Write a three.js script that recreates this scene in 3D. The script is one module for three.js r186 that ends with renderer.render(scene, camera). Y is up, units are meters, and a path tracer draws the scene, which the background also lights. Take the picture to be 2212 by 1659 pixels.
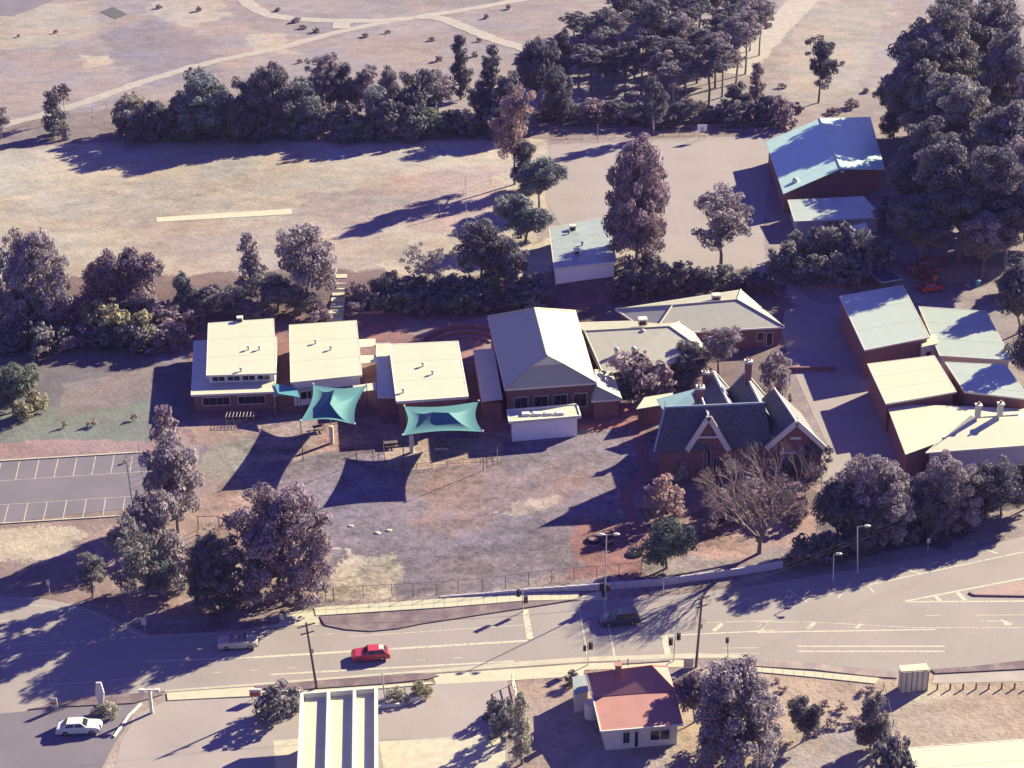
import * as THREE from 'three';
import { mergeGeometries } from 'three/addons/utils/BufferGeometryUtils.js';

// ---------------------------------------------------------------- camera, sky, sun, exposure
const scene = new THREE.Scene();
const IW = 2212, IH = 1659, F = 4000, PITCH = 25 * Math.PI / 180, DIST = 281;
const camera = new THREE.PerspectiveCamera(2 * Math.atan(IH / 2 / F) * 180 / Math.PI, IW / IH, 1, 6000);
camera.position.set(0, DIST * Math.sin(PITCH), DIST * Math.cos(PITCH));
camera.lookAt(0, 0, 0);
camera.rotateZ(-0.0125);
camera.updateMatrixWorld(true);
const renderer = new THREE.WebGLRenderer({ antialias: true });
renderer.setSize(1024, 768);
renderer.toneMapping = THREE.LinearToneMapping;
renderer.toneMappingExposure = 3.35;
renderer.shadowMap.enabled = true;
const SUN = new THREE.Vector3(1.0, 0.59, -0.85).normalize();
const sun = new THREE.DirectionalLight(new THREE.Color().setRGB(1.0, 0.90, 0.645), 4.9);
sun.position.copy(SUN).multiplyScalar(420);
sun.castShadow = true;
sun.shadow.mapSize.set(4096, 4096);
Object.assign(sun.shadow.camera, { left: -260, right: 260, top: 260, bottom: -260, near: 1, far: 1200 });
scene.add(sun, sun.target);
{ // clear evening-film sky: deep violet blue overhead, paler towards the horizon
  const w = 64, h = 64, d = new Float32Array(w * h * 4);
  for (let j = 0; j < h; j++) {
    const el = ((j + 0.5) / h - 0.5) * Math.PI, t = Math.max(0, Math.sin(el));
    const k = Math.pow(1 - t, 3.0);
    const c = [0.025 + 0.12 * k, 0.028 + 0.14 * k, 0.185 + 0.17 * k];
    for (let i = 0; i < w; i++) d.set([...c, 1], (j * w + i) * 4);
  }
  const sky = new THREE.DataTexture(d, w, h, THREE.RGBAFormat, THREE.FloatType);
  sky.mapping = THREE.EquirectangularReflectionMapping; sky.magFilter = THREE.LinearFilter; sky.needsUpdate = true;
  scene.background = sky; scene.environment = sky;
}

scene.fog = new THREE.FogExp2(new THREE.Color().setRGB(.40, .35, .78), .00005); // thin lilac haze, added to lift the shadows towards milky blue

// ---------------------------------------------------------------- helpers
let seed = 12345;
const rnd = () => { seed = (seed * 1664525 + 1013904223) >>> 0; return seed / 4294967296; };
const rr = (a, b) => a + (b - a) * rnd();
const reseed = s => { seed = s >>> 0; };
const V = (x, y, z) => new THREE.Vector3(x, y, z);
const C0 = camera.position.clone(), FWD = V(0, 0, -1).applyQuaternion(camera.quaternion);
function ray(px, py) { return V((px - IW / 2) / F, -(py - IH / 2) / F, -1).applyQuaternion(camera.quaternion); }
function G(px, py, h = 0) { const d = ray(px, py), t = (h - C0.y) / d.y; return C0.clone().addScaledVector(d, t); }
// picture coordinates of enlarged study tiles (row, column, x, y) -> 2212 wide picture
const OX = [0, 548.6, 1097.2, 1636], OY = [0, 411.5, 822.9, 1220.1];
const Z = (r, c, x, y) => [OX[c] + x / 3.779, OY[r] + y / 3.779];
// terrain: playing field two metres above the school, a planted bank between
const BANK = 2.0;
const lineOf = (arr, h) => arr.map(([x, y]) => { const p = G(x, y, h); return [p.x, p.z]; }).sort((a, b) => a[0] - b[0]);
const bankBot = lineOf([[-300, 725], [0, 722], [350, 706], [600, 700], [740, 694], [900, 684], [1150, 670], [1330, 656], [1500, 634], [1650, 640], [1740, 662], [1830, 640], [2212, 606], [2500, 600]], 0);
const bankTop = lineOf([[-300, 640], [0, 636], [350, 612], [720, 594], [900, 596], [1100, 602], [1200, 606], [1350, 596], [1500, 588], [1650, 590], [1720, 582], [1800, 576], [2212, 560], [2500, 556]], BANK);
function lerpLine(a, x) {
  if (x <= a[0][0]) return a[0][1];
  for (let i = 1; i < a.length; i++) if (x <= a[i][0]) { const t = (x - a[i - 1][0]) / (a[i][0] - a[i - 1][0]); return a[i - 1][1] + t * (a[i][1] - a[i - 1][1]); }
  return a[a.length - 1][1];
}
function H(x, z) {
  const b = lerpLine(bankBot, x), t = lerpLine(bankTop, x);
  let k = (b - z) / Math.max(0.5, b - t); k = Math.min(1, Math.max(0, k));
  return BANK * k * k * (3 - 2 * k);
}
function T(px, py) { let p = G(px, py, 0); for (let i = 0; i < 14; i++) p = G(px, py, 0.5 * p.y + 0.5 * H(p.x, p.z)); return G(px, py, H(p.x, p.z)); }
const depthOf = p => p.clone().sub(C0).dot(FWD);
const mpp = p => depthOf(p) / F;                        // metres per picture pixel at p
function onPlane(px, py, z) { const d = ray(px, py), t = (z - C0.z) / d.z; return C0.clone().addScaledVector(d, t); }
const heightTo = (base, px, py) => onPlane(px, py, base.z).y - base.y;

const taken = new Map();
function numbered(n) { const k = taken.get(n) || 0; taken.set(n, k + 1); return k ? n + '_' + String(k).padStart(3, '0') : n; }
function tag(o, label, category, group) { o.userData.label = label; o.userData.category = category; if (group) o.userData.group = group; return o; }
function thing(name, label, category, pos, group, turn = 0) {
  const o = new THREE.Group(); o.name = numbered(name); o.position.copy(pos || V(0, 0, 0)); o.rotation.y = turn; scene.add(o);
  return tag(o, label, category, group);
}
function shadowed(m) { m.castShadow = true; m.receiveShadow = true; return m; }
function rootOf(o) { while (o.parent && o.parent !== scene) o = o.parent; return o; }
// world-space geometry into a child of parent
function part(parent, name, geo, mat) {
  const r = rootOf(parent); geo.translate(-r.position.x, -r.position.y, -r.position.z);
  const m = shadowed(new THREE.Mesh(geo, mat)); m.name = name; parent.add(m); return m;
}
// local-space geometry
function piece(parent, name, geo, mat) { const m = shadowed(new THREE.Mesh(geo, mat)); m.name = name; parent.add(m); return m; }
function struct(name, geo, mat) { const m = shadowed(new THREE.Mesh(geo, mat)); m.name = numbered(name); m.userData.kind = 'structure'; scene.add(m); return m; }

// geometry with uv in metres by the dominant face direction
function raw(tris, uvs) {
  const g = new THREE.BufferGeometry(), n = tris.length, P = new Float32Array(n * 3), U = new Float32Array(n * 2);
  for (let i = 0; i < n; i++) P.set([tris[i].x, tris[i].y, tris[i].z], i * 3);
  g.setAttribute('position', new THREE.BufferAttribute(P, 3));
  if (uvs) for (let i = 0; i < n; i++) U.set(uvs[i], i * 2);
  else for (let i = 0; i < n; i += 3) {
    const e1 = tris[i + 1].clone().sub(tris[i]), e2 = tris[i + 2].clone().sub(tris[i]), nn = e1.cross(e2);
    const ax = Math.abs(nn.x), ay = Math.abs(nn.y), az = Math.abs(nn.z);
    for (let k = 0; k < 3; k++) { const p = tris[i + k]; U.set(ay >= ax && ay >= az ? [p.x, p.z] : ax > az ? [p.z, p.y] : [p.x, p.y], (i + k) * 2); }
  }
  g.setAttribute('uv', new THREE.BufferAttribute(U, 2)); g.computeVertexNormals(); return g;
}
function boxUV(g) { // re-project a built-in geometry
  const s = g.index ? g.toNonIndexed() : g, p = s.attributes.position, t = [];
  for (let i = 0; i < p.count; i++) t.push(V(p.getX(i), p.getY(i), p.getZ(i)));
  const r = raw(t); if (s.attributes.normal) r.setAttribute('normal', s.attributes.normal.clone()); return r;
}
const join = list => mergeGeometries(list.map(g => { const q = g.index ? g.toNonIndexed() : g; for (const k of Object.keys(q.attributes)) if (!['position', 'normal', 'uv'].includes(k)) q.deleteAttribute(k); return q; }));
function box(cx, cy, cz, w, h, d, ry = 0, rx = 0, rz = 0) {
  const g = boxUV(new THREE.BoxGeometry(w, h, d)); if (rx) g.rotateX(rx); if (rz) g.rotateZ(rz); if (ry) g.rotateY(ry); g.translate(cx, cy, cz); return g;
}
function bar(a, b, r, r2 = r, seg = 7) { // round bar between two points
  const d = b.clone().sub(a), L = d.length(), g = new THREE.CylinderGeometry(r2, r, L, seg, 1);
  g.translate(0, L / 2, 0); g.applyQuaternion(new THREE.Quaternion().setFromUnitVectors(V(0, 1, 0), d.normalize())); g.translate(a.x, a.y, a.z); return g.toNonIndexed();
}
function beam(a, b, w, h) { // rectangular beam between two points (w sideways, h up)
  const d = b.clone().sub(a), L = d.length(); d.normalize();
  let s = V(-d.z, 0, d.x); if (s.length() < 1e-4) s = V(1, 0, 0); s.normalize(); const u = s.clone().cross(d).normalize();
  if (u.y < 0) u.negate();
  const c = (p, i, j) => p.clone().addScaledVector(s, i * w / 2).addScaledVector(u, j * h / 2), t = [];
  const q = (A, B, C, D) => t.push(A, B, C, A, C, D);
  const A = [c(a, -1, -1), c(a, 1, -1), c(a, 1, 1), c(a, -1, 1)], B = [c(b, -1, -1), c(b, 1, -1), c(b, 1, 1), c(b, -1, 1)];
  for (let i = 0; i < 4; i++) q(A[i], B[i], B[(i + 1) % 4], A[(i + 1) % 4]);
  q(A[3], A[2], A[1], A[0]); q(B[0], B[1], B[2], B[3]);
  return fixOut(raw(t));
}
function fixOut(g) { // make faces point away from the centroid (convex solids)
  const p = g.attributes.position, u = g.attributes.uv, c = V(0, 0, 0); for (let i = 0; i < p.count; i++) c.add(V(p.getX(i), p.getY(i), p.getZ(i))); c.divideScalar(p.count);
  for (let i = 0; i < p.count; i += 3) {
    const a = V(p.getX(i), p.getY(i), p.getZ(i)), b = V(p.getX(i + 1), p.getY(i + 1), p.getZ(i + 1)), d = V(p.getX(i + 2), p.getY(i + 2), p.getZ(i + 2));
    if (b.clone().sub(a).cross(d.clone().sub(a)).dot(a.clone().add(b).add(d).divideScalar(3).sub(c)) < 0) {
      p.setXYZ(i + 1, d.x, d.y, d.z); p.setXYZ(i + 2, b.x, b.y, b.z);
      const ux = u.getX(i + 1), uy = u.getY(i + 1); u.setXY(i + 1, u.getX(i + 2), u.getY(i + 2)); u.setXY(i + 2, ux, uy);
    }
  }
  g.computeVertexNormals(); return g;
}
// a slab: planar polygon (any tilt) given by its top corners, thickness t straight down
function slab(pts, t = 0.12) {
  const tr = [], uv = [], o = pts[0], e = pts[1].clone().sub(o).normalize();
  let nn = V(0, 0, 0); for (let i = 1; i + 1 < pts.length; i++) nn.add(pts[i].clone().sub(o).cross(pts[i + 1].clone().sub(o))); nn.normalize();
  const f = nn.clone().cross(e).normalize(), W = p => { const d = p.clone().sub(o); return [d.dot(e), d.dot(f)]; };
  const flip = nn.y < 0, dn = p => V(p.x, p.y - t, p.z), n = pts.length;
  const idx = THREE.ShapeUtils.triangulateShape(pts.map(p => new THREE.Vector2(...W(p))), []);
  const up = (a, b, c) => { const cr = b.clone().sub(a).cross(c.clone().sub(a)); return cr.y >= 0; };
  for (const [a, b, c] of idx) {
    const A = pts[a], B = pts[b], C = pts[c], ok = up(A, B, C), X = ok ? [A, B, C] : [A, C, B];
    tr.push(...X); uv.push(...X.map(W)); const Y = [X[0], X[2], X[1]]; tr.push(...Y.map(dn)); uv.push(...Y.map(W));
  }
  const cen = pts.reduce((s, p) => s.add(p), V(0, 0, 0)).divideScalar(n);
  for (let i = 0; i < n; i++) {
    const A = pts[i], B = pts[(i + 1) % n], a = dn(A), b = dn(B), L = A.distanceTo(B);
    let q = [A, a, b, A, b, B], w = [[0, 0], [0, -t], [L, -t], [0, 0], [L, -t], [L, 0]];
    const nr = a.clone().sub(A).cross(b.clone().sub(A));
    if (nr.dot(A.clone().add(B).multiplyScalar(.5).sub(cen)) < 0) { q = [A, b, a, A, B, b]; w = [[0, 0], [L, -t], [0, -t], [0, 0], [L, 0], [L, -t]]; }
    tr.push(...q); uv.push(...w);
  }
  return raw(tr, uv);
}
// an upright plate: planar polygon with thickness t centred on its plane
function plate(pts, t = .2) {
  const n = pts[1].clone().sub(pts[0]).cross(pts[2].clone().sub(pts[0])).normalize().multiplyScalar(t / 2), tr = [], N = pts.length;
  const f = pts.map(p => p.clone().add(n)), b = pts.map(p => p.clone().sub(n));
  for (let i = 1; i + 1 < N; i++) { tr.push(f[0], f[i], f[i + 1], b[0], b[i + 1], b[i]); }
  for (let i = 0; i < N; i++) { const j = (i + 1) % N; tr.push(f[i], b[i], b[j], f[i], b[j], f[j]); }
  return fixOut(raw(tr));
}
// upright prism over a ground polygon
function prism(pts, y0, y1) { return slab(pts.map(p => V(p.x, y1, p.z)), y1 - y0); }
const inset = (pts, d) => { const c = pts.reduce((s, p) => s.add(p), V(0, 0, 0)).divideScalar(pts.length); return pts.map(p => { const v = p.clone().sub(c); v.y = 0; const L = v.length(); return p.clone().addScaledVector(v, -Math.min(0.6, d * 1.35 / L)); }); };
// flat sheet over a picture polygon at height y
function sheet(pxs, y) { const pts = pxs.map(([x, yy]) => G(x, yy, y)); const idx = THREE.ShapeUtils.triangulateShape(pts.map(p => new THREE.Vector2(p.x, p.z)), []); const t = []; for (const [a, b, c] of idx) { const A = pts[a], B = pts[b], C = pts[c]; B.clone().sub(A).cross(C.clone().sub(A)).y > 0 ? t.push(A, B, C) : t.push(A, C, B); } return raw(t); }
// ribbon on the terrain along picture points, width in metres
function ribbon(pxs, w, off, step = 1.5, wob = 0) {
  const c = new THREE.CatmullRomCurve3(pxs.map(([x, y]) => { const p = T(x, y); p.y = 0; return p; }), false, 'centripetal'), n = Math.max(2, Math.ceil(c.getLength() / step)), rows = [], m = 4;
  for (let i = 0; i <= n; i++) {
    const p = c.getPointAt(i / n), t = c.getTangentAt(i / n), s = V(-t.z, 0, t.x).normalize(), row = [];
    const wl = w / 2 + wob * (rnd() - .5), wr = w / 2 + wob * (rnd() - .5);
    for (let k = 0; k <= m; k++) { const q = p.clone().addScaledVector(s, -wl + (wl + wr) * k / m); q.y = H(q.x, q.z) + off; row.push(q); }
    rows.push(row);
  }
  const t = []; for (let i = 0; i < n; i++) for (let k = 0; k < m; k++) { const a = rows[i][k], b = rows[i][k + 1], d = rows[i + 1][k], e = rows[i + 1][k + 1]; b.clone().sub(a).cross(e.clone().sub(a)).y > 0 ? t.push(a, b, e, a, e, d) : t.push(a, e, b, a, d, e); }
  return raw(t);
}
// ---------------------------------------------------------------- noise and textures
const NT = new Float32Array(65536); reseed(7); for (let i = 0; i < 65536; i++) NT[i] = rnd();
function vn(x, y) { const xi = Math.floor(x), yi = Math.floor(y), fx = x - xi, fy = y - yi, u = fx * fx * (3 - 2 * fx), v = fy * fy * (3 - 2 * fy); const h = (a, b) => NT[((a & 255) + ((b & 255) << 8)) & 65535]; const a = h(xi, yi), b = h(xi + 1, yi), c = h(xi, yi + 1), d = h(xi + 1, yi + 1); return a + (b - a) * u + (c - a) * v + (a - b - c + d) * u * v; }
const fbm = (x, y, o = 4) => { let s = 0, a = .5, n = 0; for (let i = 0; i < o; i++) { s += a * vn(x, y); n += a; x = x * 2.03 + 17.3; y = y * 2.03 + 9.1; a *= .5; } return s / n; };
const toS = v => { v = Math.min(1, Math.max(0, v)); return Math.round(255 * (v <= .0031308 ? v * 12.92 : 1.055 * Math.pow(v, 1 / 2.4) - .055)); };
function tex(n, metres, fn, srgb = true) {
  const d = new Uint8Array(n * n * 4); for (let j = 0; j < n; j++) for (let i = 0; i < n; i++) { const c = fn(i / n, j / n); d.set(srgb ? [toS(c[0]), toS(c[1]), toS(c[2]), 255] : [c * 255, c * 255, c * 255, 255], (j * n + i) * 4); }
  const t = new THREE.DataTexture(d, n, n); t.wrapS = t.wrapT = THREE.RepeatWrapping; t.magFilter = THREE.LinearFilter; t.minFilter = THREE.LinearMipmapLinearFilter; t.generateMipmaps = true; if (srgb) t.colorSpace = THREE.SRGBColorSpace; t.repeat.set(1 / metres, 1 / metres); t.needsUpdate = true; return t;
}
// tileable fbm: s cells per tile (power of two)
const tf = (u, v, s, o = 4) => { let r = 0, a = .5, n = 0; for (let i = 0; i < o; i++) { const w = s << i; const h = (x, y) => NT[((((x % w) + w) % w) + i * 37 & 255) + (((((y % w) + w) % w) + i * 91 & 255) << 8)]; const x = u * w, y = v * w, xi = Math.floor(x), yi = Math.floor(y), fx = x - xi, fy = y - yi, p = fx * fx * (3 - 2 * fx), q = fy * fy * (3 - 2 * fy); const A = h(xi, yi), B = h(xi + 1, yi), C = h(xi, yi + 1), D = h(xi + 1, yi + 1); r += a * (A + (B - A) * p + (C - A) * q + (A - B - C + D) * p * q); n += a; a *= .55; } return r / n; };
const mul = (c, k) => [c[0] * k, c[1] * k, c[2] * k];
const mixc = (a, b, t) => { t = Math.min(1, Math.max(0, t)); return [a[0] + (b[0] - a[0]) * t, a[1] + (b[1] - a[1]) * t, a[2] + (b[2] - a[2]) * t]; };
const mat = (o) => new THREE.MeshStandardMaterial({ roughness: .9, metalness: 0, ...o });
const rgb = (r, g, b) => new THREE.Color().setRGB(r, g, b);
function speckle(c, amp, metres, cells = 8, n = 256) { return tex(n, metres, (u, v) => mul(c, 1 + amp * (tf(u, v, cells, 5) - .5) * 2)); }
// ribbed roof metal: rib light and shade drawn into the colour every `pitch` m; streaks and stains as matter
function ribbed(c, pitch, amp, stain) {
  return tex(256, pitch * 16, (u, v) => { const r = (u * 16) % 1, rib = r < .16 ? 1 + amp : r < .24 ? 1 - amp : 1; const st = tf(u, v, 4, 4), sp = tf(u, v, 32, 2); return mul(c, rib * (1 + stain * (st - .5)) * (1 + .06 * (sp - .5))); });
}
const ribBump = pitch => tex(128, pitch * 8, u => { const r = (u * 8) % 1; return r < .2 ? 1 : .2; }, false);
const brickTex = c => tex(256, 1.92, (u, v) => { const row = Math.floor(v * 24), cu = u * 8 + (row & 1) * .5, fx = cu % 1, fy = (v * 24) % 1; if (fx < .05 || fy < .14) return [.30, .25, .24]; const k = NT[(Math.floor(cu) * 31 + row * 57) & 65535]; return mul(c, .75 + .5 * k); });
const B2 = ribBump(.25);
const M = {
  asphalt: mat({ map: tex(512, 24, (u, v) => { const b = tf(u, v, 4, 4), f = tf(u, v, 128, 2); return mul([.25, .218, .192], .86 + .24 * b + .14 * (f - .5)); }), bumpMap: tex(128, 2, (u, v) => tf(u, v, 32, 2), false), bumpScale: .006 }),
  forecourt: mat({ map: tex(512, 24, (u, v) => { const b = tf(u, v, 4, 4), f = tf(u, v, 128, 2); return mul([.27, .232, .21], .84 + .3 * b + .12 * (f - .5)); }) }),
  carpark: mat({ map: tex(512, 20, (u, v) => { const b = tf(u, v, 4, 4), f = tf(u, v, 128, 2); return mul([.135, .118, .135], .8 + .36 * b + .14 * (f - .5)); }) }),
  court: mat({ map: tex(512, 24, (u, v) => { const b = tf(u, v, 4, 4), f = tf(u, v, 64, 2); return mul([.235, .20, .182], .88 + .24 * b + .08 * (f - .5)); }) }),
  concrete: mat({ map: speckle([.38, .355, .26], .16, 8), roughness: .95 }),
  paleconc: mat({ map: speckle([.42, .40, .275], .12, 8), roughness: .95 }),
  slabconc: mat({ map: speckle([.40, .37, .27], .2, 6), roughness: .95 }),
  kerb: mat({ map: speckle([.30, .27, .235], .25, 5) }),
  paint: mat({ map: tex(128, 3, (u, v) => { const w = tf(u, v, 16, 3); return w > .64 ? [.26, .235, .21] : mul([.47, .445, .315], .85 + .3 * w); }) }),
  paintFaint: mat({ map: tex(128, 3, (u, v) => { const w = tf(u, v, 16, 3); return w > .5 ? [.28, .245, .22] : [.34, .31, .27]; }) }),
  dirtTrack: mat({ map: speckle([.30, .265, .225], .22, 12) }),
  verge: mat({ map: tex(512, 12, (u, v) => { const a = tf(u, v, 8, 4), f = tf(u, v, 128, 2); return mixc([.115, .075, .09], [.24, .19, .17], (a - .35) * 1.6 + (f - .5) * .9); }), bumpMap: tex(256, 3, (u, v) => tf(u, v, 64, 2), false), bumpScale: .05 }),
  dryverge: mat({ map: tex(512, 12, (u, v) => { const a = tf(u, v, 8, 4), f = tf(u, v, 128, 2); return mixc([.20, .15, .15], [.34, .29, .23], (a - .3) * 1.6 + (f - .5) * .8); }) }),
  redPave: mat({ map: tex(256, 3.2, (u, v) => { const fx = (u * 16) % 1, fy = (v * 32 + 0) % 1; const k = NT[(Math.floor(u * 16) * 13 + Math.floor(v * 32) * 71) & 65535]; return mul([.21, .085, .085], (fx < .07 || fy < .1 ? .75 : 1) * (.75 + .45 * k)); }) }),
  white: mat({ map: ribbed([.49, .495, .345], .75, .012, .14), roughness: .5, metalness: .05 }),
  cream: mat({ map: ribbed([.49, .485, .33], .25, .02, .16), roughness: .5, metalness: .05 }),
  galv: mat({ map: ribbed([.345, .335, .255], .25, .05, .18), roughness: .5, metalness: .05 }),
  blue: mat({ map: ribbed([.40, .58, .47], .25, .04, .25), roughness: .4, metalness: .1 }),
  bluegrey: mat({ map: ribbed([.38, .44, .36], .25, .03, .2), roughness: .4, metalness: .1 }),
  shedroof: mat({ map: ribbed([.30, .345, .31], .5, .04, .6), roughness: .5, metalness: .2 }),
  slate: mat({ map: tex(256, 4, (u, v) => { const row = Math.floor(v * 16), k = NT[(Math.floor(u * 13 + (row & 1) * .5) * 17 + row * 101) & 65535], e = (v * 16) % 1 < .12 ? .7 : 1; return mul([.068, .068, .085], e * (.7 + .6 * k)); }), roughness: .6 }),
  terra: mat({ map: ribbed([.35, .165, .135], .3, .07, .3), roughness: .8 }),
  brick: mat({ map: brickTex([.20, .07, .07]) }),
  oldbrick: mat({ map: brickTex([.20, .06, .062]) }),
  wallwhite: mat({ map: speckle([.80, .78, .72], .08, 3) }),
  wallcream: mat({ map: speckle([.62, .57, .44], .12, 3) }),
  wallgrey: mat({ map: speckle([.42, .40, .42], .12, 3) }),
  trim: mat({ color: rgb(.62, .60, .47), roughness: .6 }),
  trimBlue: mat({ color: rgb(.28, .36, .40), roughness: .6 }),
  glass: mat({ color: rgb(.02, .022, .03), roughness: .08, metalness: .0 }),
  dark: mat({ color: rgb(.02, .018, .022), roughness: .7 }),
  steel: mat({ color: rgb(.22, .21, .20), roughness: .5, metalness: .6 }),
  paleSteel: mat({ color: rgb(.46, .44, .38), roughness: .6 }),
  timber: mat({ map: speckle([.115, .085, .075], .4, 2) }),
  bark: mat({ map: speckle([.16, .125, .115], .5, 2, 16) }),
  paleBark: mat({ map: speckle([.34, .29, .26], .4, 2, 8) }),
  rubber: mat({ color: rgb(.018, .017, .02), roughness: .85 }),
  chrome: mat({ color: rgb(.5, .5, .5), roughness: .25, metalness: .9 }),
  redBrickEdge: mat({ map: brickTex([.24, .10, .09]) }),
  signWhite: mat({ color: rgb(.5, .48, .42), roughness: .6 }),
  redPaint: mat({ color: rgb(.42, .03, .04), roughness: .5 }),
  orange: mat({ color: rgb(.5, .15, .05), roughness: .6 }),
  bluePlastic: mat({ color: rgb(.05, .18, .30), roughness: .5 }),
};
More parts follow.
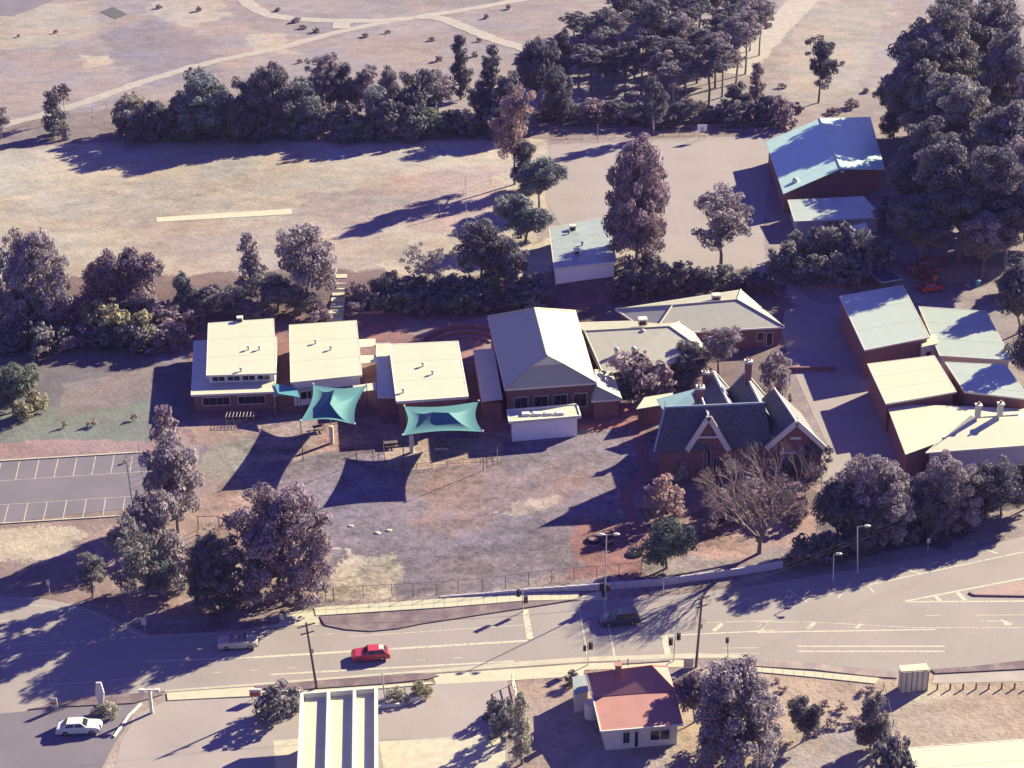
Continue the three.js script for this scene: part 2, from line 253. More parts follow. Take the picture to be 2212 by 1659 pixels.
// ---------------------------------------------------------------- ground
const GX0 = -215, GX1 = 215, GZ0 = -310, GZ1 = 120;
{
  const N = 2048, d = new Uint8Array(N * N * 4);
  const zone = (pxs, h, col, rough, op = 1) => { const poly = pxs.map(([x, y]) => { const p = G(x, y, h); return [p.x, p.z]; }); let x0 = 1e9, x1 = -1e9, z0 = 1e9, z1 = -1e9; for (const [x, z] of poly) { x0 = Math.min(x0, x); x1 = Math.max(x1, x); z0 = Math.min(z0, z); z1 = Math.max(z1, z); } return { poly, col, rough, op, x0: x0 - 4, x1: x1 + 4, z0: z0 - 4, z1: z1 + 4 }; };
  const zones = [
    // far paddock, darker rough grass patches
    zone([[-300, -200], [2600, -200], [2600, 215], [1900, 250], [1640, 250], [1100, 255], [500, 215], [180, 240], [-300, 330]], BANK, [0.192, 0.159, 0.158], 3),
    zone([[245, 70], [330, 40], [460, 90], [470, 170], [330, 190], [250, 140]], BANK, [0.144, 0.125, 0.144], 5),
    zone([[480, 20], [760, 30], [830, 60], [700, 75], [560, 70]], BANK, [0.163, 0.139, 0.149], 4),
    zone([[700, 70], [1180, 60], [1200, 150], [800, 190], [650, 150]], BANK, [0.182, 0.149, 0.149], 5),
    zone([[180, 120], [240, 118], [240, 140], [190, 145]], BANK, [0.270, 0.234, 0.180], 2),
    zone([[330, 0], [500, 0], [480, 40], [400, 60], [320, 30]], BANK, [0.252, 0.216, 0.180], 4),
    zone([[540, 75], [620, 70], [640, 120], [540, 110]], BANK, [0.252, 0.216, 0.180], 3),
    zone([[-50, 20], [180, 0], [230, 60], [60, 110], [-50, 100]], BANK, [0.225, 0.198, 0.167], 6),
    zone([[1700, 0], [1930, 0], [1860, 210], [1700, 230]], BANK, [0.230, 0.197, 0.168], 4),
    zone([[2050, 0], [2212, 0], [2212, 220], [2100, 200]], BANK, [0.163, 0.139, 0.158], 4),
    // strip under the tree row
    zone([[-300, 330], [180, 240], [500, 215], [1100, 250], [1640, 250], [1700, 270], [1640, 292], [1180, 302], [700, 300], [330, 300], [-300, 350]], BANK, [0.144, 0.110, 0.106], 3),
    // oval
    zone([[-300, 340], [330, 300], [700, 300], [1180, 302], [1205, 330], [1185, 470], [1100, 590], [720, 592], [300, 612], [-300, 640]], BANK, [0.266, 0.232, 0.184], 2.5),
    zone([[300, 480], [700, 470], [960, 540], [700, 590], [350, 600]], BANK, [0.248, 0.203, 0.167], 6),
    zone([[640, 420], [900, 400], [960, 480], [700, 520]], BANK, [0.225, 0.184, 0.167], 6),
    zone([[740, 570], [960, 560], [1060, 600], [760, 600]], BANK, [0.225, 0.194, 0.162], 3),
    zone([[1080, 560], [1200, 510], [1200, 600], [1090, 606]], BANK, [0.297, 0.252, 0.198], 2),
    zone([[0, 350], [300, 345], [260, 420], [0, 440]], BANK, [0.288, 0.252, 0.194], 6),
    zone([[840, 380], [1090, 360], [1080, 500], [900, 500]], BANK, [0.248, 0.189, 0.167], 4),
    // bank
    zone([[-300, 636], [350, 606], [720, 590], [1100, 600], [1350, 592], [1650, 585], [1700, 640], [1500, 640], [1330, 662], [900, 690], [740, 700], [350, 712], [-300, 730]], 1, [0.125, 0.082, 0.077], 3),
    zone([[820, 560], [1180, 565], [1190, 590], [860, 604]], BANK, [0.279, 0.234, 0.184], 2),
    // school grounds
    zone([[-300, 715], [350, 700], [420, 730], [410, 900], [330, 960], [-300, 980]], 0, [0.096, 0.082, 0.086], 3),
    zone([[0, 880], [330, 870], [330, 950], [120, 965], [0, 965]], 0, [0.110, 0.120, 0.101], 3),
    zone([[120, 830], [340, 790], [340, 860], [130, 900]], 0, [0.144, 0.115, 0.110], 2),
    zone([[-300, 968], [330, 950], [335, 978], [-300, 1005]], 0, [0.211, 0.134, 0.130], 2),
    zone([[330, 745], [395, 745], [405, 780], [340, 785]], 0, [0.154, 0.125, 0.154], 1),
    zone([[560, 690], [870, 680], [900, 740], [1060, 680], [1060, 960], [400, 960], [410, 720]], 0, [0.163, 0.082, 0.082], 2),
    zone([[880, 690], [1060, 690], [1050, 770], [980, 780]], 0, [0.211, 0.110, 0.110], 2),
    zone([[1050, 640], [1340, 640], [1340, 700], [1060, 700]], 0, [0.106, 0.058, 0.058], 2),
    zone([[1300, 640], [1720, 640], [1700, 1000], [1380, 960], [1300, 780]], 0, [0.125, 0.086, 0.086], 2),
    zone([[1030, 870], [1420, 870], [1400, 925], [1040, 935]], 0, [0.226, 0.082, 0.082], 1),
    // front lawn
    zone([[400, 905], [830, 905], [1100, 950], [1260, 930], [1370, 920], [1400, 1000], [1340, 1060], [1370, 1200], [1100, 1270], [700, 1300], [620, 1290], [640, 1100], [430, 1000]], 0, [0.130, 0.104, 0.120], 1.6),
    zone([[430, 900], [680, 900], [770, 910], [760, 940], [640, 985], [500, 1010], [410, 960]], 0, [0.206, 0.149, 0.130], 2.5),
    zone([[440, 960], [560, 950], [540, 1080], [440, 1020]], 0, [0.168, 0.158, 0.134], 2.5),
    zone([[680, 905], [930, 900], [930, 970], [700, 972]], 0, [0.225, 0.135, 0.122], 1.2),
    zone([[830, 950], [1080, 940], [1080, 1000], [840, 1018]], 0, [0.243, 0.180, 0.144], 1),
    zone([[880, 1030], [1250, 1000], [1200, 1110], [900, 1150]], 0, [0.158, 0.110, 0.110], 6),
    zone([[1090, 1080], [1200, 1060], [1200, 1110], [1100, 1130]], 0, [0.234, 0.180, 0.149], 3),
    zone([[730, 1200], [850, 1190], [850, 1290], [700, 1300], [720, 1240]], 0, [0.279, 0.239, 0.184], 2.6),
    zone([[590, 1230], [700, 1200], [700, 1310], [560, 1310]], 0, [0.225, 0.162, 0.140], 2.5),
    zone([[420, 1080], [560, 1030], [540, 1150], [500, 1230], [410, 1190]], 0, [0.221, 0.149, 0.126], 2.5),
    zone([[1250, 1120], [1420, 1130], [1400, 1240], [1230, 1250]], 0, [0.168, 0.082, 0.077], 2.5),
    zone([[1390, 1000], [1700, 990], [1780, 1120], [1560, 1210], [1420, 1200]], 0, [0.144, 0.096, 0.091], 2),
    zone([[1480, 1140], [1790, 1100], [1780, 1160], [1600, 1210], [1480, 1210]], 0, [0.261, 0.167, 0.140], 2),
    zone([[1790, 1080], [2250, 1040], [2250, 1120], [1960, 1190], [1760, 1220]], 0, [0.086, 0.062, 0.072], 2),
    zone([[2100, 1120], [2300, 1080], [2300, 1150], [2110, 1185]], 0, [0.211, 0.168, 0.154], 1.5),
    // left below car park
    zone([[-300, 1130], [320, 1095], [360, 1160], [300, 1330], [100, 1290], [-300, 1290]], 0, [0.168, 0.120, 0.106], 3),
    zone([[-100, 1150], [200, 1140], [150, 1210], [-100, 1230]], 0, [0.288, 0.243, 0.180], 2.5),
    zone([[200, 1150], [420, 1090], [420, 1340], [280, 1330]], 0, [0.226, 0.154, 0.134], 3),
    // south of the road
    zone([[-300, 1500], [2500, 1440], [2600, 2100], [-300, 2100]], 0, [0.248, 0.205, 0.176], 3),
    zone([[1480, 1440], [1900, 1440], [1930, 1700], [1460, 1700]], 0, [0.279, 0.216, 0.171], 2.5),
    zone([[1100, 1480], [1270, 1460], [1290, 1700], [1080, 1700]], 0, [0.270, 0.205, 0.176], 2),
    zone([[1900, 1460], [2300, 1450], [2400, 1700], [1960, 1700]], 0, [0.293, 0.230, 0.180], 2),
    zone([[1990, 1480], [2100, 1500], [2000, 1540]], 0, [0.324, 0.284, 0.216], 4),
    zone([[1700, 1590], [1830, 1570], [1900, 1660], [1690, 1670]], 0, [0.230, 0.197, 0.192], 2),
  ];
  const pip = (P, x, z) => { let c = false; for (let i = 0, j = P.length - 1; i < P.length; j = i++) { const [xi, zi] = P[i], [xj, zj] = P[j]; if ((zi > z) !== (zj > z) && x < (xj - xi) * (z - zi) / (zj - zi) + xi) c = !c; } return c; };
  // zone index grid at half resolution with warped edges
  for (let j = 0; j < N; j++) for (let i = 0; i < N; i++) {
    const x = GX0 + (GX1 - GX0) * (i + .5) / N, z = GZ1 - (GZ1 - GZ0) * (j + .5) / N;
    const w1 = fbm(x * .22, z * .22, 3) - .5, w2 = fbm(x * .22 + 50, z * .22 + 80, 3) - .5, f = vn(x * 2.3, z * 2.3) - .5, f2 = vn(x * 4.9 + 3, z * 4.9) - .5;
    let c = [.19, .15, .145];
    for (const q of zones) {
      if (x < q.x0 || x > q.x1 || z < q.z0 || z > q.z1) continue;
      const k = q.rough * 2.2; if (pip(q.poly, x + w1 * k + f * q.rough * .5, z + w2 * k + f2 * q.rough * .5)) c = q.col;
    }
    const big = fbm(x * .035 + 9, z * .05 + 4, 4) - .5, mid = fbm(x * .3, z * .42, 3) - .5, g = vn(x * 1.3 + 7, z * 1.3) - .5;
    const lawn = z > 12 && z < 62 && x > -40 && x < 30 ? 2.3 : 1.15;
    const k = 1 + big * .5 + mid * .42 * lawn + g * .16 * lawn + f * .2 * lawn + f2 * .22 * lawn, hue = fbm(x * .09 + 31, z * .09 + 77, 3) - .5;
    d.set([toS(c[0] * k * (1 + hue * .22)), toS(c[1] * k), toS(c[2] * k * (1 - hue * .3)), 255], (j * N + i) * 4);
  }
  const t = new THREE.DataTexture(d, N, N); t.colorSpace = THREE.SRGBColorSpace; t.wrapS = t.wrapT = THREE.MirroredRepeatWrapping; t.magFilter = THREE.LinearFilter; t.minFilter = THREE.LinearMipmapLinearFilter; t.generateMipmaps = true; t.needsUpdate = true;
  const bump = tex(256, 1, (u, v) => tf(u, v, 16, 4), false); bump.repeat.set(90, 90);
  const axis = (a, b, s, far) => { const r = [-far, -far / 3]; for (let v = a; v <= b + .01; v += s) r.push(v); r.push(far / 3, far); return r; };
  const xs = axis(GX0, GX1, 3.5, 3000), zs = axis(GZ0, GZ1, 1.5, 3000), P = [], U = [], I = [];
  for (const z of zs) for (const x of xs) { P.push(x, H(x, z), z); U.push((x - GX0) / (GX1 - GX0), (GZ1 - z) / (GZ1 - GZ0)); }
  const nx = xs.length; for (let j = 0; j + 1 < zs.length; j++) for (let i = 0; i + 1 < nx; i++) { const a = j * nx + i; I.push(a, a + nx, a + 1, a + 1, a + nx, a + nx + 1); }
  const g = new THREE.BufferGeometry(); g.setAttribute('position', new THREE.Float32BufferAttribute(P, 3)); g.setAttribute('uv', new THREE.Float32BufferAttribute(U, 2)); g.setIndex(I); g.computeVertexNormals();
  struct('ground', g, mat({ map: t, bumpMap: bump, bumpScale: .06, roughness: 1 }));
}
// ---------------------------------------------------------------- far dirt tracks, field
reseed(21);
struct('dirt_track', ribbon([[-120, 300], [0, 272], [150, 232], [300, 180], [450, 136], [600, 104], [760, 62], [870, 42], [960, 28], [1100, 4], [1250, -24]], 3.4, .03, 2, .7), M.dirtTrack);
struct('dirt_track', ribbon([[470, -40], [520, -8], [560, 24], [610, 38], [700, 44], [800, 45], [880, 40]], 4.2, .045, 2, .7), M.dirtTrack);
struct('dirt_track', ribbon([[900, 36], [950, 40], [1010, 62], [1070, 86], [1130, 104], [1190, 122]], 4.2, .06, 2, .7), M.dirtTrack);
struct('dirt_track', ribbon([[738, 48], [736, 62]], 4.5, .075, 2), M.dirtTrack);
struct('dirt_track', ribbon([[1760, -30], [1716, 20], [1668, 70], [1630, 112], [1590, 160]], 7.5, .03, 2, 1), M.dirtTrack);
struct('sealed_lot', (() => { const g = sheet([[40, -10], [140, -10], [70, 20], [30, 34], [-20, 34], [-20, 4]], BANK + .03); return g; })(), M.carpark);
{ // cricket pitch strip
  const t = thing('cricket_pitch', 'long pale concrete cricket pitch on the dry oval', 'pitch', G(484, 466, BANK));
  part(t, 'strip', prism([G(337, 470, BANK), G(630, 451, BANK), G(630, 463, BANK), G(338, 480, BANK)], BANK - .1, BANK + .05), M.paleconc);
}
// dark tarpaulin-like square sheet on the far paddock
{ const t = thing('ground_pit', 'dark square patch of bare dug earth in far paddock', 'pit', G(250, 24, BANK)); part(t, 'earth', prism([[216, 26], [243, 15], [276, 31], [249, 42]].map(([x, y]) => G(x, y, BANK)), BANK - .2, BANK + .06), mat({ map: speckle([.055, .06, .06], .4, 3) })); }
// ---------------------------------------------------------------- courts, yards, car park
struct('asphalt_court', (() => { const pts = [[1188, 312], [1640, 292], [1668, 330], [1650, 480], [1652, 575], [1560, 586], [1440, 574], [1345, 560], [1335, 490], [1210, 486], [1178, 430]]; return sheet(pts, BANK + .02); })(), M.court);
struct('school_yard', sheet([[1696, 668], [1818, 655], [1880, 790], [1960, 990], [1890, 1062], [1800, 1072], [1772, 1030], [1788, 965], [1716, 806], [1688, 720]], .02), M.court);
struct('upper_path', ribbon([[1640, 560], [1652, 588], [1690, 625], [1730, 650], [1770, 668]], 3.4, .045), M.court);
struct('footway', ribbon([Z(1, 2, 170, 770), Z(1, 2, 250, 880), Z(1, 2, 330, 960), Z(1, 2, 480, 955), Z(1, 2, 640, 940), Z(1, 2, 790, 890), Z(1, 2, 900, 820), Z(1, 2, 985, 770)], 1.5, .03), M.redPave);
struct('brick_path', ribbon([Z(2, 2, 560, 330), Z(2, 2, 760, 300), Z(2, 2, 950, 290), Z(2, 2, 1060, 360), Z(2, 2, 1080, 500), Z(2, 2, 1110, 640), Z(2, 2, 1130, 745), Z(2, 2, 1040, 850), Z(2, 2, 965, 930), Z(2, 2, 985, 1040), Z(2, 2, 1020, 1180)], 1.75, .03), M.redPave);
struct('brick_forecourt', sheet([[1020, 905], [1100, 898], [1100, 925], [1035, 935]], .02), M.redPave);
struct('brick_path', ribbon([[814, 736], [806, 715], [812, 700]], 2.6, .03), M.redPave);
struct('car_park', sheet([[-200, 1008], [0, 997], [312, 977], [330, 1010], [326, 1092], [0, 1130], [-200, 1146]], .02), M.carpark);
const LINES = [], FAINT = [];
function line(list, a, b, w, y) { const A = G(a[0], a[1], y), B = G(b[0], b[1], y), d = B.clone().sub(A).normalize(), s = V(-d.z, 0, d.x).multiplyScalar(w / 2); const q = [A.clone().add(s), A.clone().sub(s), B.clone().sub(s), B.clone().add(s)]; const t = q[1].clone().sub(q[0]).cross(q[2].clone().sub(q[0])).y > 0 ? [q[0], q[1], q[2], q[0], q[2], q[3]] : [q[0], q[2], q[1], q[0], q[3], q[2]]; list.push(raw(t)); }
function mark(name, a, b, w, y, m = M.paint) { const l = []; line(l, a, b, w, y); const o = struct(name, l[0], m); return o; }
{ // car park bays
  const tops = [[8, 668], [160, 655], [318, 645], [475, 635], [628, 625], [780, 615], [932, 605], [1080, 618]], bots = [[-26, 815], [127, 805], [285, 795], [440, 785], [597, 775], [750, 765], [905, 750], [1060, 745]];
  tops.forEach((t, i) => mark('bay_line', Z(2, 0, ...t), Z(2, 0, ...bots[i]), .11, .026));
  const t2 = [[-88, 1020], [70, 1010], [228, 995], [388, 985], [545, 975], [705, 965], [862, 955], [1020, 950]], b2 = [[-130, 1172], [30, 1165], [192, 1155], [352, 1140], [512, 1130], [675, 1120], [838, 1110], [997, 1100]];
  t2.forEach((t, i) => mark('bay_line', Z(2, 0, ...t), Z(2, 0, ...b2[i]), .11, .026));
  mark('bay_line', Z(2, 0, -200, 828), Z(2, 0, 1235, 735), .09, .031);
  mark('bay_line', Z(2, 0, -200, 1024), Z(2, 0, 1250, 930), .09, .031);
  // kerbs: separate lengths
  const kerbRun = (a, b, n, w, h, label) => { const A = G(...a, 0), B = G(...b, 0), mid = A.clone().lerp(B, .5), k = thing('kerb', label, 'kerb', mid); for (let i = 0; i < n; i++) part(k, 'kerb_stone', beam(A.clone().lerp(B, (i + .012) / n).setY(h / 2), A.clone().lerp(B, (i + .988) / n).setY(h / 2), w, h), M.paleconc); };
  kerbRun(Z(2, 0, -200, 668), Z(2, 0, 1200, 582), 14, .3, .14, 'white concrete kerb along the bank side of the car park');
  kerbRun(Z(2, 0, -200, 1180), Z(2, 0, 1180, 1092), 14, .22, .13, 'pale kerb along the road side of the car park');
}
// court lines (worn)
for (const [a, b] of [[[1216, 440], [1236, 480]], [[1225, 420], [1300, 416]], [[1260, 418], [1272, 480]], [[1440, 400], [1480, 520]], [[1400, 335], [1600, 328]], [[1480, 480], [1620, 470]], [[1560, 330], [1600, 420]]]) mark('court_line', a, b, .09, BANK + .026, M.paintFaint);
for (const [a, b] of [[Z(1, 3, 270, 1060), Z(1, 3, 300, 1150)], [Z(1, 3, 380, 1050), Z(1, 3, 415, 1150)], [Z(1, 3, 480, 1045), Z(1, 3, 520, 1150)], [Z(2, 3, 570, 520), Z(2, 3, 860, 505)], [Z(2, 3, 590, 640), Z(2, 3, 900, 640)], [Z(2, 3, 640, 380), Z(2, 3, 900, 420)], [Z(2, 3, 480, 20), Z(2, 3, 640, 15)], [Z(2, 3, 550, 400), Z(2, 3, 610, 520)]]) mark('court_line', a, b, .07, .026, M.paintFaint);
{ // faded ring on the school yard
  const c = G(...Z(2, 3, 560, 290), .026), g = new THREE.RingGeometry(1.7, 1.8, 40); g.rotateX(-Math.PI / 2); g.translate(c.x, .026, c.z); struct('court_line', boxUV(g), M.paintFaint);
}
// ---------------------------------------------------------------- main road
struct('road', sheet([[-400, 1296], [0, 1289], [60, 1290], [110, 1296], [170, 1308], [230, 1328], [290, 1356], [322, 1372], [430, 1368], [560, 1356], [660, 1348], [699, 1353], [745, 1362], [800, 1366], [860, 1360], [908, 1350], [1000, 1336], [1124, 1317], [1250, 1298], [1400, 1290], [1507, 1280], [1650, 1262], [1800, 1238], [1950, 1214], [2112, 1184], [2212, 1158], [2500, 1080], [2560, 1400], [2212, 1426], [2110, 1438], [2011, 1446], [1940, 1449], [1874, 1445], [1760, 1432], [1636, 1423], [1500, 1422], [1269, 1430], [932, 1454], [548, 1482], [357, 1495], [182, 1509], [60, 1535], [-100, 1570], [-400, 1600]], .012), M.asphalt);
struct('service_road', sheet([[-200, 1560], [60, 1536], [110, 1530], [300, 1519], [280, 1560], [245, 1610], [200, 1700], [-300, 1720]], .016), M.carpark);
struct('forecourt', sheet([[360, 1514], [560, 1506], [660, 1497], [820, 1486], [950, 1476], [1095, 1466], [1100, 1500], [1095, 1720], [230, 1720], [262, 1600], [300, 1540]], .016), M.forecourt);
struct('concrete_apron', sheet([[932, 1457], [1269, 1433], [1440, 1426], [1500, 1426], [1480, 1440], [1262, 1447], [1260, 1460], [1096, 1470], [942, 1478]], .02), M.paleconc);
struct('footpath', prism([[360, 1498], [548, 1485], [655, 1477], [655, 1497], [560, 1504], [362, 1514]].map(([x, y]) => G(x, y, 0)), -.05, .1), M.paleconc);
struct('footpath', prism([[656, 1493], [830, 1481], [930, 1474], [940, 1478], [830, 1488], [658, 1498]].map(([x, y]) => G(x, y, 0)), -.05, .1), M.paleconc);
struct('forecourt_slab', sheet([[590, 1600], [656, 1594], [670, 1720], [600, 1720]], .022), M.slabconc);
struct('forecourt_slab', sheet([[818, 1602], [1090, 1584], [1092, 1660], [830, 1668]], .022), M.slabconc);
// verges as raised sheets
const vergeM = (pxs, m, h = .1) => struct('verge', prism(pxs.map(([x, y]) => G(x, y, 0)), -.05, h), m);
vergeM([[548, 1483], [640, 1475], [760, 1466], [870, 1457], [925, 1455], [948, 1461], [925, 1468], [830, 1478], [660, 1490], [560, 1494]].slice(0, 10), M.verge, .12);
vergeM([[690, 1333], [800, 1327], [960, 1316], [1130, 1301], [1240, 1297], [1124, 1316], [1000, 1335], [908, 1349], [860, 1359], [800, 1365], [745, 1361], [702, 1352]], M.verge, .13);
vergeM([[322, 1370], [340, 1352], [440, 1345], [560, 1338], [610, 1334], [600, 1348], [560, 1355], [430, 1366]], M.verge, .12);
vergeM([[182, 1508], [357, 1494], [350, 1502], [290, 1520], [110, 1529], [60, 1534]], M.verge, .12);
vergeM([[1330, 1430], [1440, 1424], [1448, 1429], [1335, 1436]], M.dryverge, .12);
vergeM([[1636, 1425], [1760, 1434], [1874, 1447], [1940, 1451], [1938, 1466], [1880, 1462], [1760, 1448], [1630, 1440]], M.dryverge, .12);
vergeM([[2011, 1448], [2110, 1440], [2212, 1428], [2500, 1396], [2500, 1430], [2212, 1446], [2100, 1452], [2020, 1456]], M.verge, .12);
{ // pavement north side as separate concrete slabs
  const t = thing('pavement', 'long pale concrete footpath beside the school fence', 'footpath', G(900, 1310, 0));
  const up = [[678, 1314], [820, 1304], [960, 1294], [1130, 1283], [1250, 1281]], dn = [[682, 1331], [820, 1322], [960, 1313], [1130, 1299], [1250, 1296]];
  const at = (a, s) => { const k = s * (a.length - 1), i = Math.min(a.length - 2, Math.floor(k)); return [a[i][0] + (a[i + 1][0] - a[i][0]) * (k - i), a[i][1] + (a[i + 1][1] - a[i][1]) * (k - i)]; };
  const n = 24; for (let i = 0; i < n; i++) { const s0 = (i + .012) / n, s1 = (i + .988) / n; part(t, 'slab', prism([at(up, s0), at(up, s1), at(dn, s1), at(dn, s0)].map(p => G(...p, 0)), -.05, .1 + (i * 7 % 3) * .004), M.paleconc); }
  const t2 = thing('pavement', 'pale concrete footpath beside the bus shelter', 'footpath', G(1750, 1445, 0));
  const u2 = [[1600, 1440], [1760, 1452], [1900, 1466]], d2 = [[1600, 1449], [1760, 1464], [1890, 1478]];
  for (let i = 0; i < 14; i++) { const s0 = (i + .015) / 14, s1 = (i + .985) / 14; part(t2, 'slab', prism([at(u2, s0), at(u2, s1), at(d2, s1), at(d2, s0)].map(p => G(...p, 0)), -.05, .09 + (i % 2) * .004), M.paleconc); }
}
struct('road_gutter', sheet([[357, 1491], [548, 1476], [932, 1446], [1130, 1428], [1269, 1419], [1500, 1411], [1600, 1414], [1636, 1422], [1500, 1421], [1269, 1429], [932, 1453], [548, 1481], [357, 1494]], .018), M.concrete);
struct('crossing_ramp', sheet([[1250, 1297], [1262, 1283], [1308, 1276], [1314, 1296]], .03), M.slabconc);
struct('driveway', sheet([[548, 1357], [560, 1338], [640, 1320], [676, 1318], [690, 1334], [690, 1350], [650, 1350]], .02), M.slabconc);
struct('bus_lay_by', sheet([[2018, 1458], [2212, 1448], [2500, 1432], [2500, 1462], [2212, 1472], [2015, 1476]], .02), M.dirtTrack);
// road paint
const R = (a, b, w = .12, m = M.paint, y = .017) => mark('road_line', a, b, w, y, m);
R([548, 1420], [840, 1402], .4); R([840, 1402], [1140, 1384], .4); R([315, 1429], [548, 1420], .25); R([98, 1480], [291, 1465], .14); R([755, 1375], [1130, 1350], .12); R([585, 1457], [1110, 1428], .3); R([-100, 1424], [165, 1406], .16); R([-100, 1400], [112, 1385], .14); R([-100, 1300], [60, 1306], .12); R([60, 1306], [190, 1318], .12); R([190, 1318], [312, 1376], .12); R([318, 1374], [500, 1368], .12);
R([0, 1340], [80, 1346], .12); R([80, 1346], [130, 1316], .12);
for (let i = 0; i < 9; i++) R([128 + i * 22, 1389 - i * 1.7], [140 + i * 22, 1388 - i * 1.7], .32, M.paint, .022);
for (const x of [395, 440, 560, 655, 700]) R([x, 1387 - (x - 395) * .055], [x + 22, 1385.8 - (x - 395) * .055], .12);
for (const x of [390, 460, 540, 620, 900, 980]) R([x, 1457 - (x - 390) * .06], [x + 18, 1456 - (x - 390) * .06], .12);
R(Z(3, 2, 140, 365), Z(3, 2, 180, 605), .75, M.paint, .022); R(Z(3, 2, 575, 310), Z(3, 2, 655, 775), .22, M.paint, .022); R(Z(3, 2, 785, 310), Z(3, 2, 875, 770), .22, M.paint, .022); R(Z(3, 2, 1275, 575), Z(3, 2, 1305, 735), .7, M.paint, .022);
R(Z(3, 2, 1040, 590), Z(3, 2, 2177, 535), .24); R(Z(3, 2, 1620, 470), Z(3, 2, 2177, 455), .12);
R([1636, 1343], [1760, 1344], .12); R([1760, 1344], [1980, 1356], .12); R([1980, 1356], [2300, 1356], .14); R([1636, 1366], [2020, 1359.5], .24);
for (const [a, b] of [[[1560, 1347], [1541, 1363]], [[1655, 1344], [1642, 1360]], [[1654, 1345], [1640, 1358]], [[1760, 1345], [1745, 1358]], [[1860, 1348], [1849, 1357]]]) R(a, b, .5, M.paint, .022);
R([1723, 1396], [2041, 1396], .26); R([1723, 1407], [2041, 1407], .26);
R([1948, 1300], [2212, 1249], .3); R([1948, 1300], [2300, 1298], .3); R([2020, 1287], [2032, 1298], .6, M.paint, .022); R([2068, 1280], [2086, 1297], .6, M.paint, .022);
R([1697, 1305], [1900, 1258], .22); R([1900, 1258], [2212, 1192], .22);
R([1701, 1274], [1743, 1300], .3, M.paint, .022); R([1943, 1226], [1988, 1239], .35, M.paint, .022); R([1810, 1292], [1838, 1256], .2, M.paint, .022); R([2134, 1188], [2155, 1196], .35, M.paint, .022); R([1872, 1262], [1888, 1280], .25, M.paint, .022);
R([2000, 1330], [2036, 1329], .12); R([2110, 1329], [2212, 1328], .12); R([1560, 1400], [1640, 1399], .12); R([1560, 1412], [1640, 1411], .12);
{ // turn arrow
  R([2118, 1341], [2165, 1342], .18); const y = .022, t = [G(2160, 1336, y), G(2192, 1349, y), G(2172, 1352, y)]; const a = t[1].clone().sub(t[0]).cross(t[2].clone().sub(t[0])).y > 0 ? t : [t[0], t[2], t[1]]; struct('road_arrow', raw(a), M.paint);
}
{ // red traffic island with dark kerb
  const t = thing('traffic_island', 'reddish raised traffic island with dark edging kerb', 'traffic island', G(2150, 1280, 0));
  part(t, 'paving', prism([[2096, 1284], [2212, 1254], [2400, 1215], [2400, 1290], [2120, 1287]].map(p => G(...p, 0)), 0, .13), mat({ map: speckle([.30, .20, .175], .2, 4) }));
  part(t, 'kerb_edge', join([beam(G(2093, 1281, 0).setY(.09), G(2104, 1287, 0).setY(.09), .22, .18), beam(G(2104, 1287, 0).setY(.09), G(2400, 1292, 0).setY(.09), .22, .18)]), mat({ map: speckle([.14, .085, .085], .3, 3) }));
}
// ---------------------------------------------------------------- buildings
// strips of roof sheeting over a tilted quad (0 back-left, 1 back-right, 2 front-right, 3 front-left)
function sheets(parent, q, n, m, t = .1, across = true, name = 'roof_sheet') {
  const [a, b, c, d] = q;
  for (let i = 0; i < n; i++) {
    const e = .012 / Math.max(1, (across ? a.distanceTo(d) : a.distanceTo(b)) / n), s0 = (i + e) / n, s1 = (i + 1 - e) / n, up = (i % 2) * .012;
    const k = across ? [a.clone().lerp(d, s0), b.clone().lerp(c, s0), b.clone().lerp(c, s1), a.clone().lerp(d, s1)] : [d.clone().lerp(c, s0), a.clone().lerp(b, s0), a.clone().lerp(b, s1), d.clone().lerp(c, s1)];
    k.forEach(p => p.y += up); part(parent, name, slab(k, t), m);
  }
}
function fascia(parent, q, h, w, m, name = 'fascia') { for (let i = 0; i < q.length; i++) part(parent, name, beam(q[i].clone().add(V(0, -h / 2 + .03, 0)), q[(i + 1) % q.length].clone().add(V(0, -h / 2 + .03, 0)), w, h), m); }
// window set on wall between A and B (world, at wall foot), fractions f0..f1, heights y0..y1; a framed pane in a shallow reveal
function win(parent, A, B, f0, f1, y0, y1, out, opt = {}) {
  const P = A.clone().lerp(B, f0), Q = A.clone().lerp(B, f1), dir = Q.clone().sub(P).setY(0).normalize(), n = V(-dir.z, 0, dir.x); if (n.dot(out) < 0) n.negate();
  const o = (p, y, k) => V(p.x + n.x * k, y, p.z + n.z * k);
  const fr = part(parent, opt.name || 'window', join([beam(o(P, y0, .05), o(Q, y0, .05), .12, .09), beam(o(P, y1, .05), o(Q, y1, .05), .12, .09), beam(o(P, y0, .05), o(P, y1, .05), .09, .12), beam(o(Q, y0, .05), o(Q, y1, .05), .09, .12)]), opt.frame || M.trim);
  const k = opt.panes || Math.max(1, Math.round(P.distanceTo(Q) / 1.1));
  for (let i = 0; i < k; i++) { const a = P.clone().lerp(Q, (i + .06) / k), b = P.clone().lerp(Q, (i + .94) / k); part(fr, 'pane', beam(o(a, (y0 + y1) / 2, .025), o(b, (y0 + y1) / 2, .025), .03, y1 - y0 - .1), M.glass); }
  return fr;
}
const mids = q => q.reduce((s, p) => s.add(p), V(0, 0, 0)).divideScalar(q.length);
const CAM2 = V(0, 0, 1);
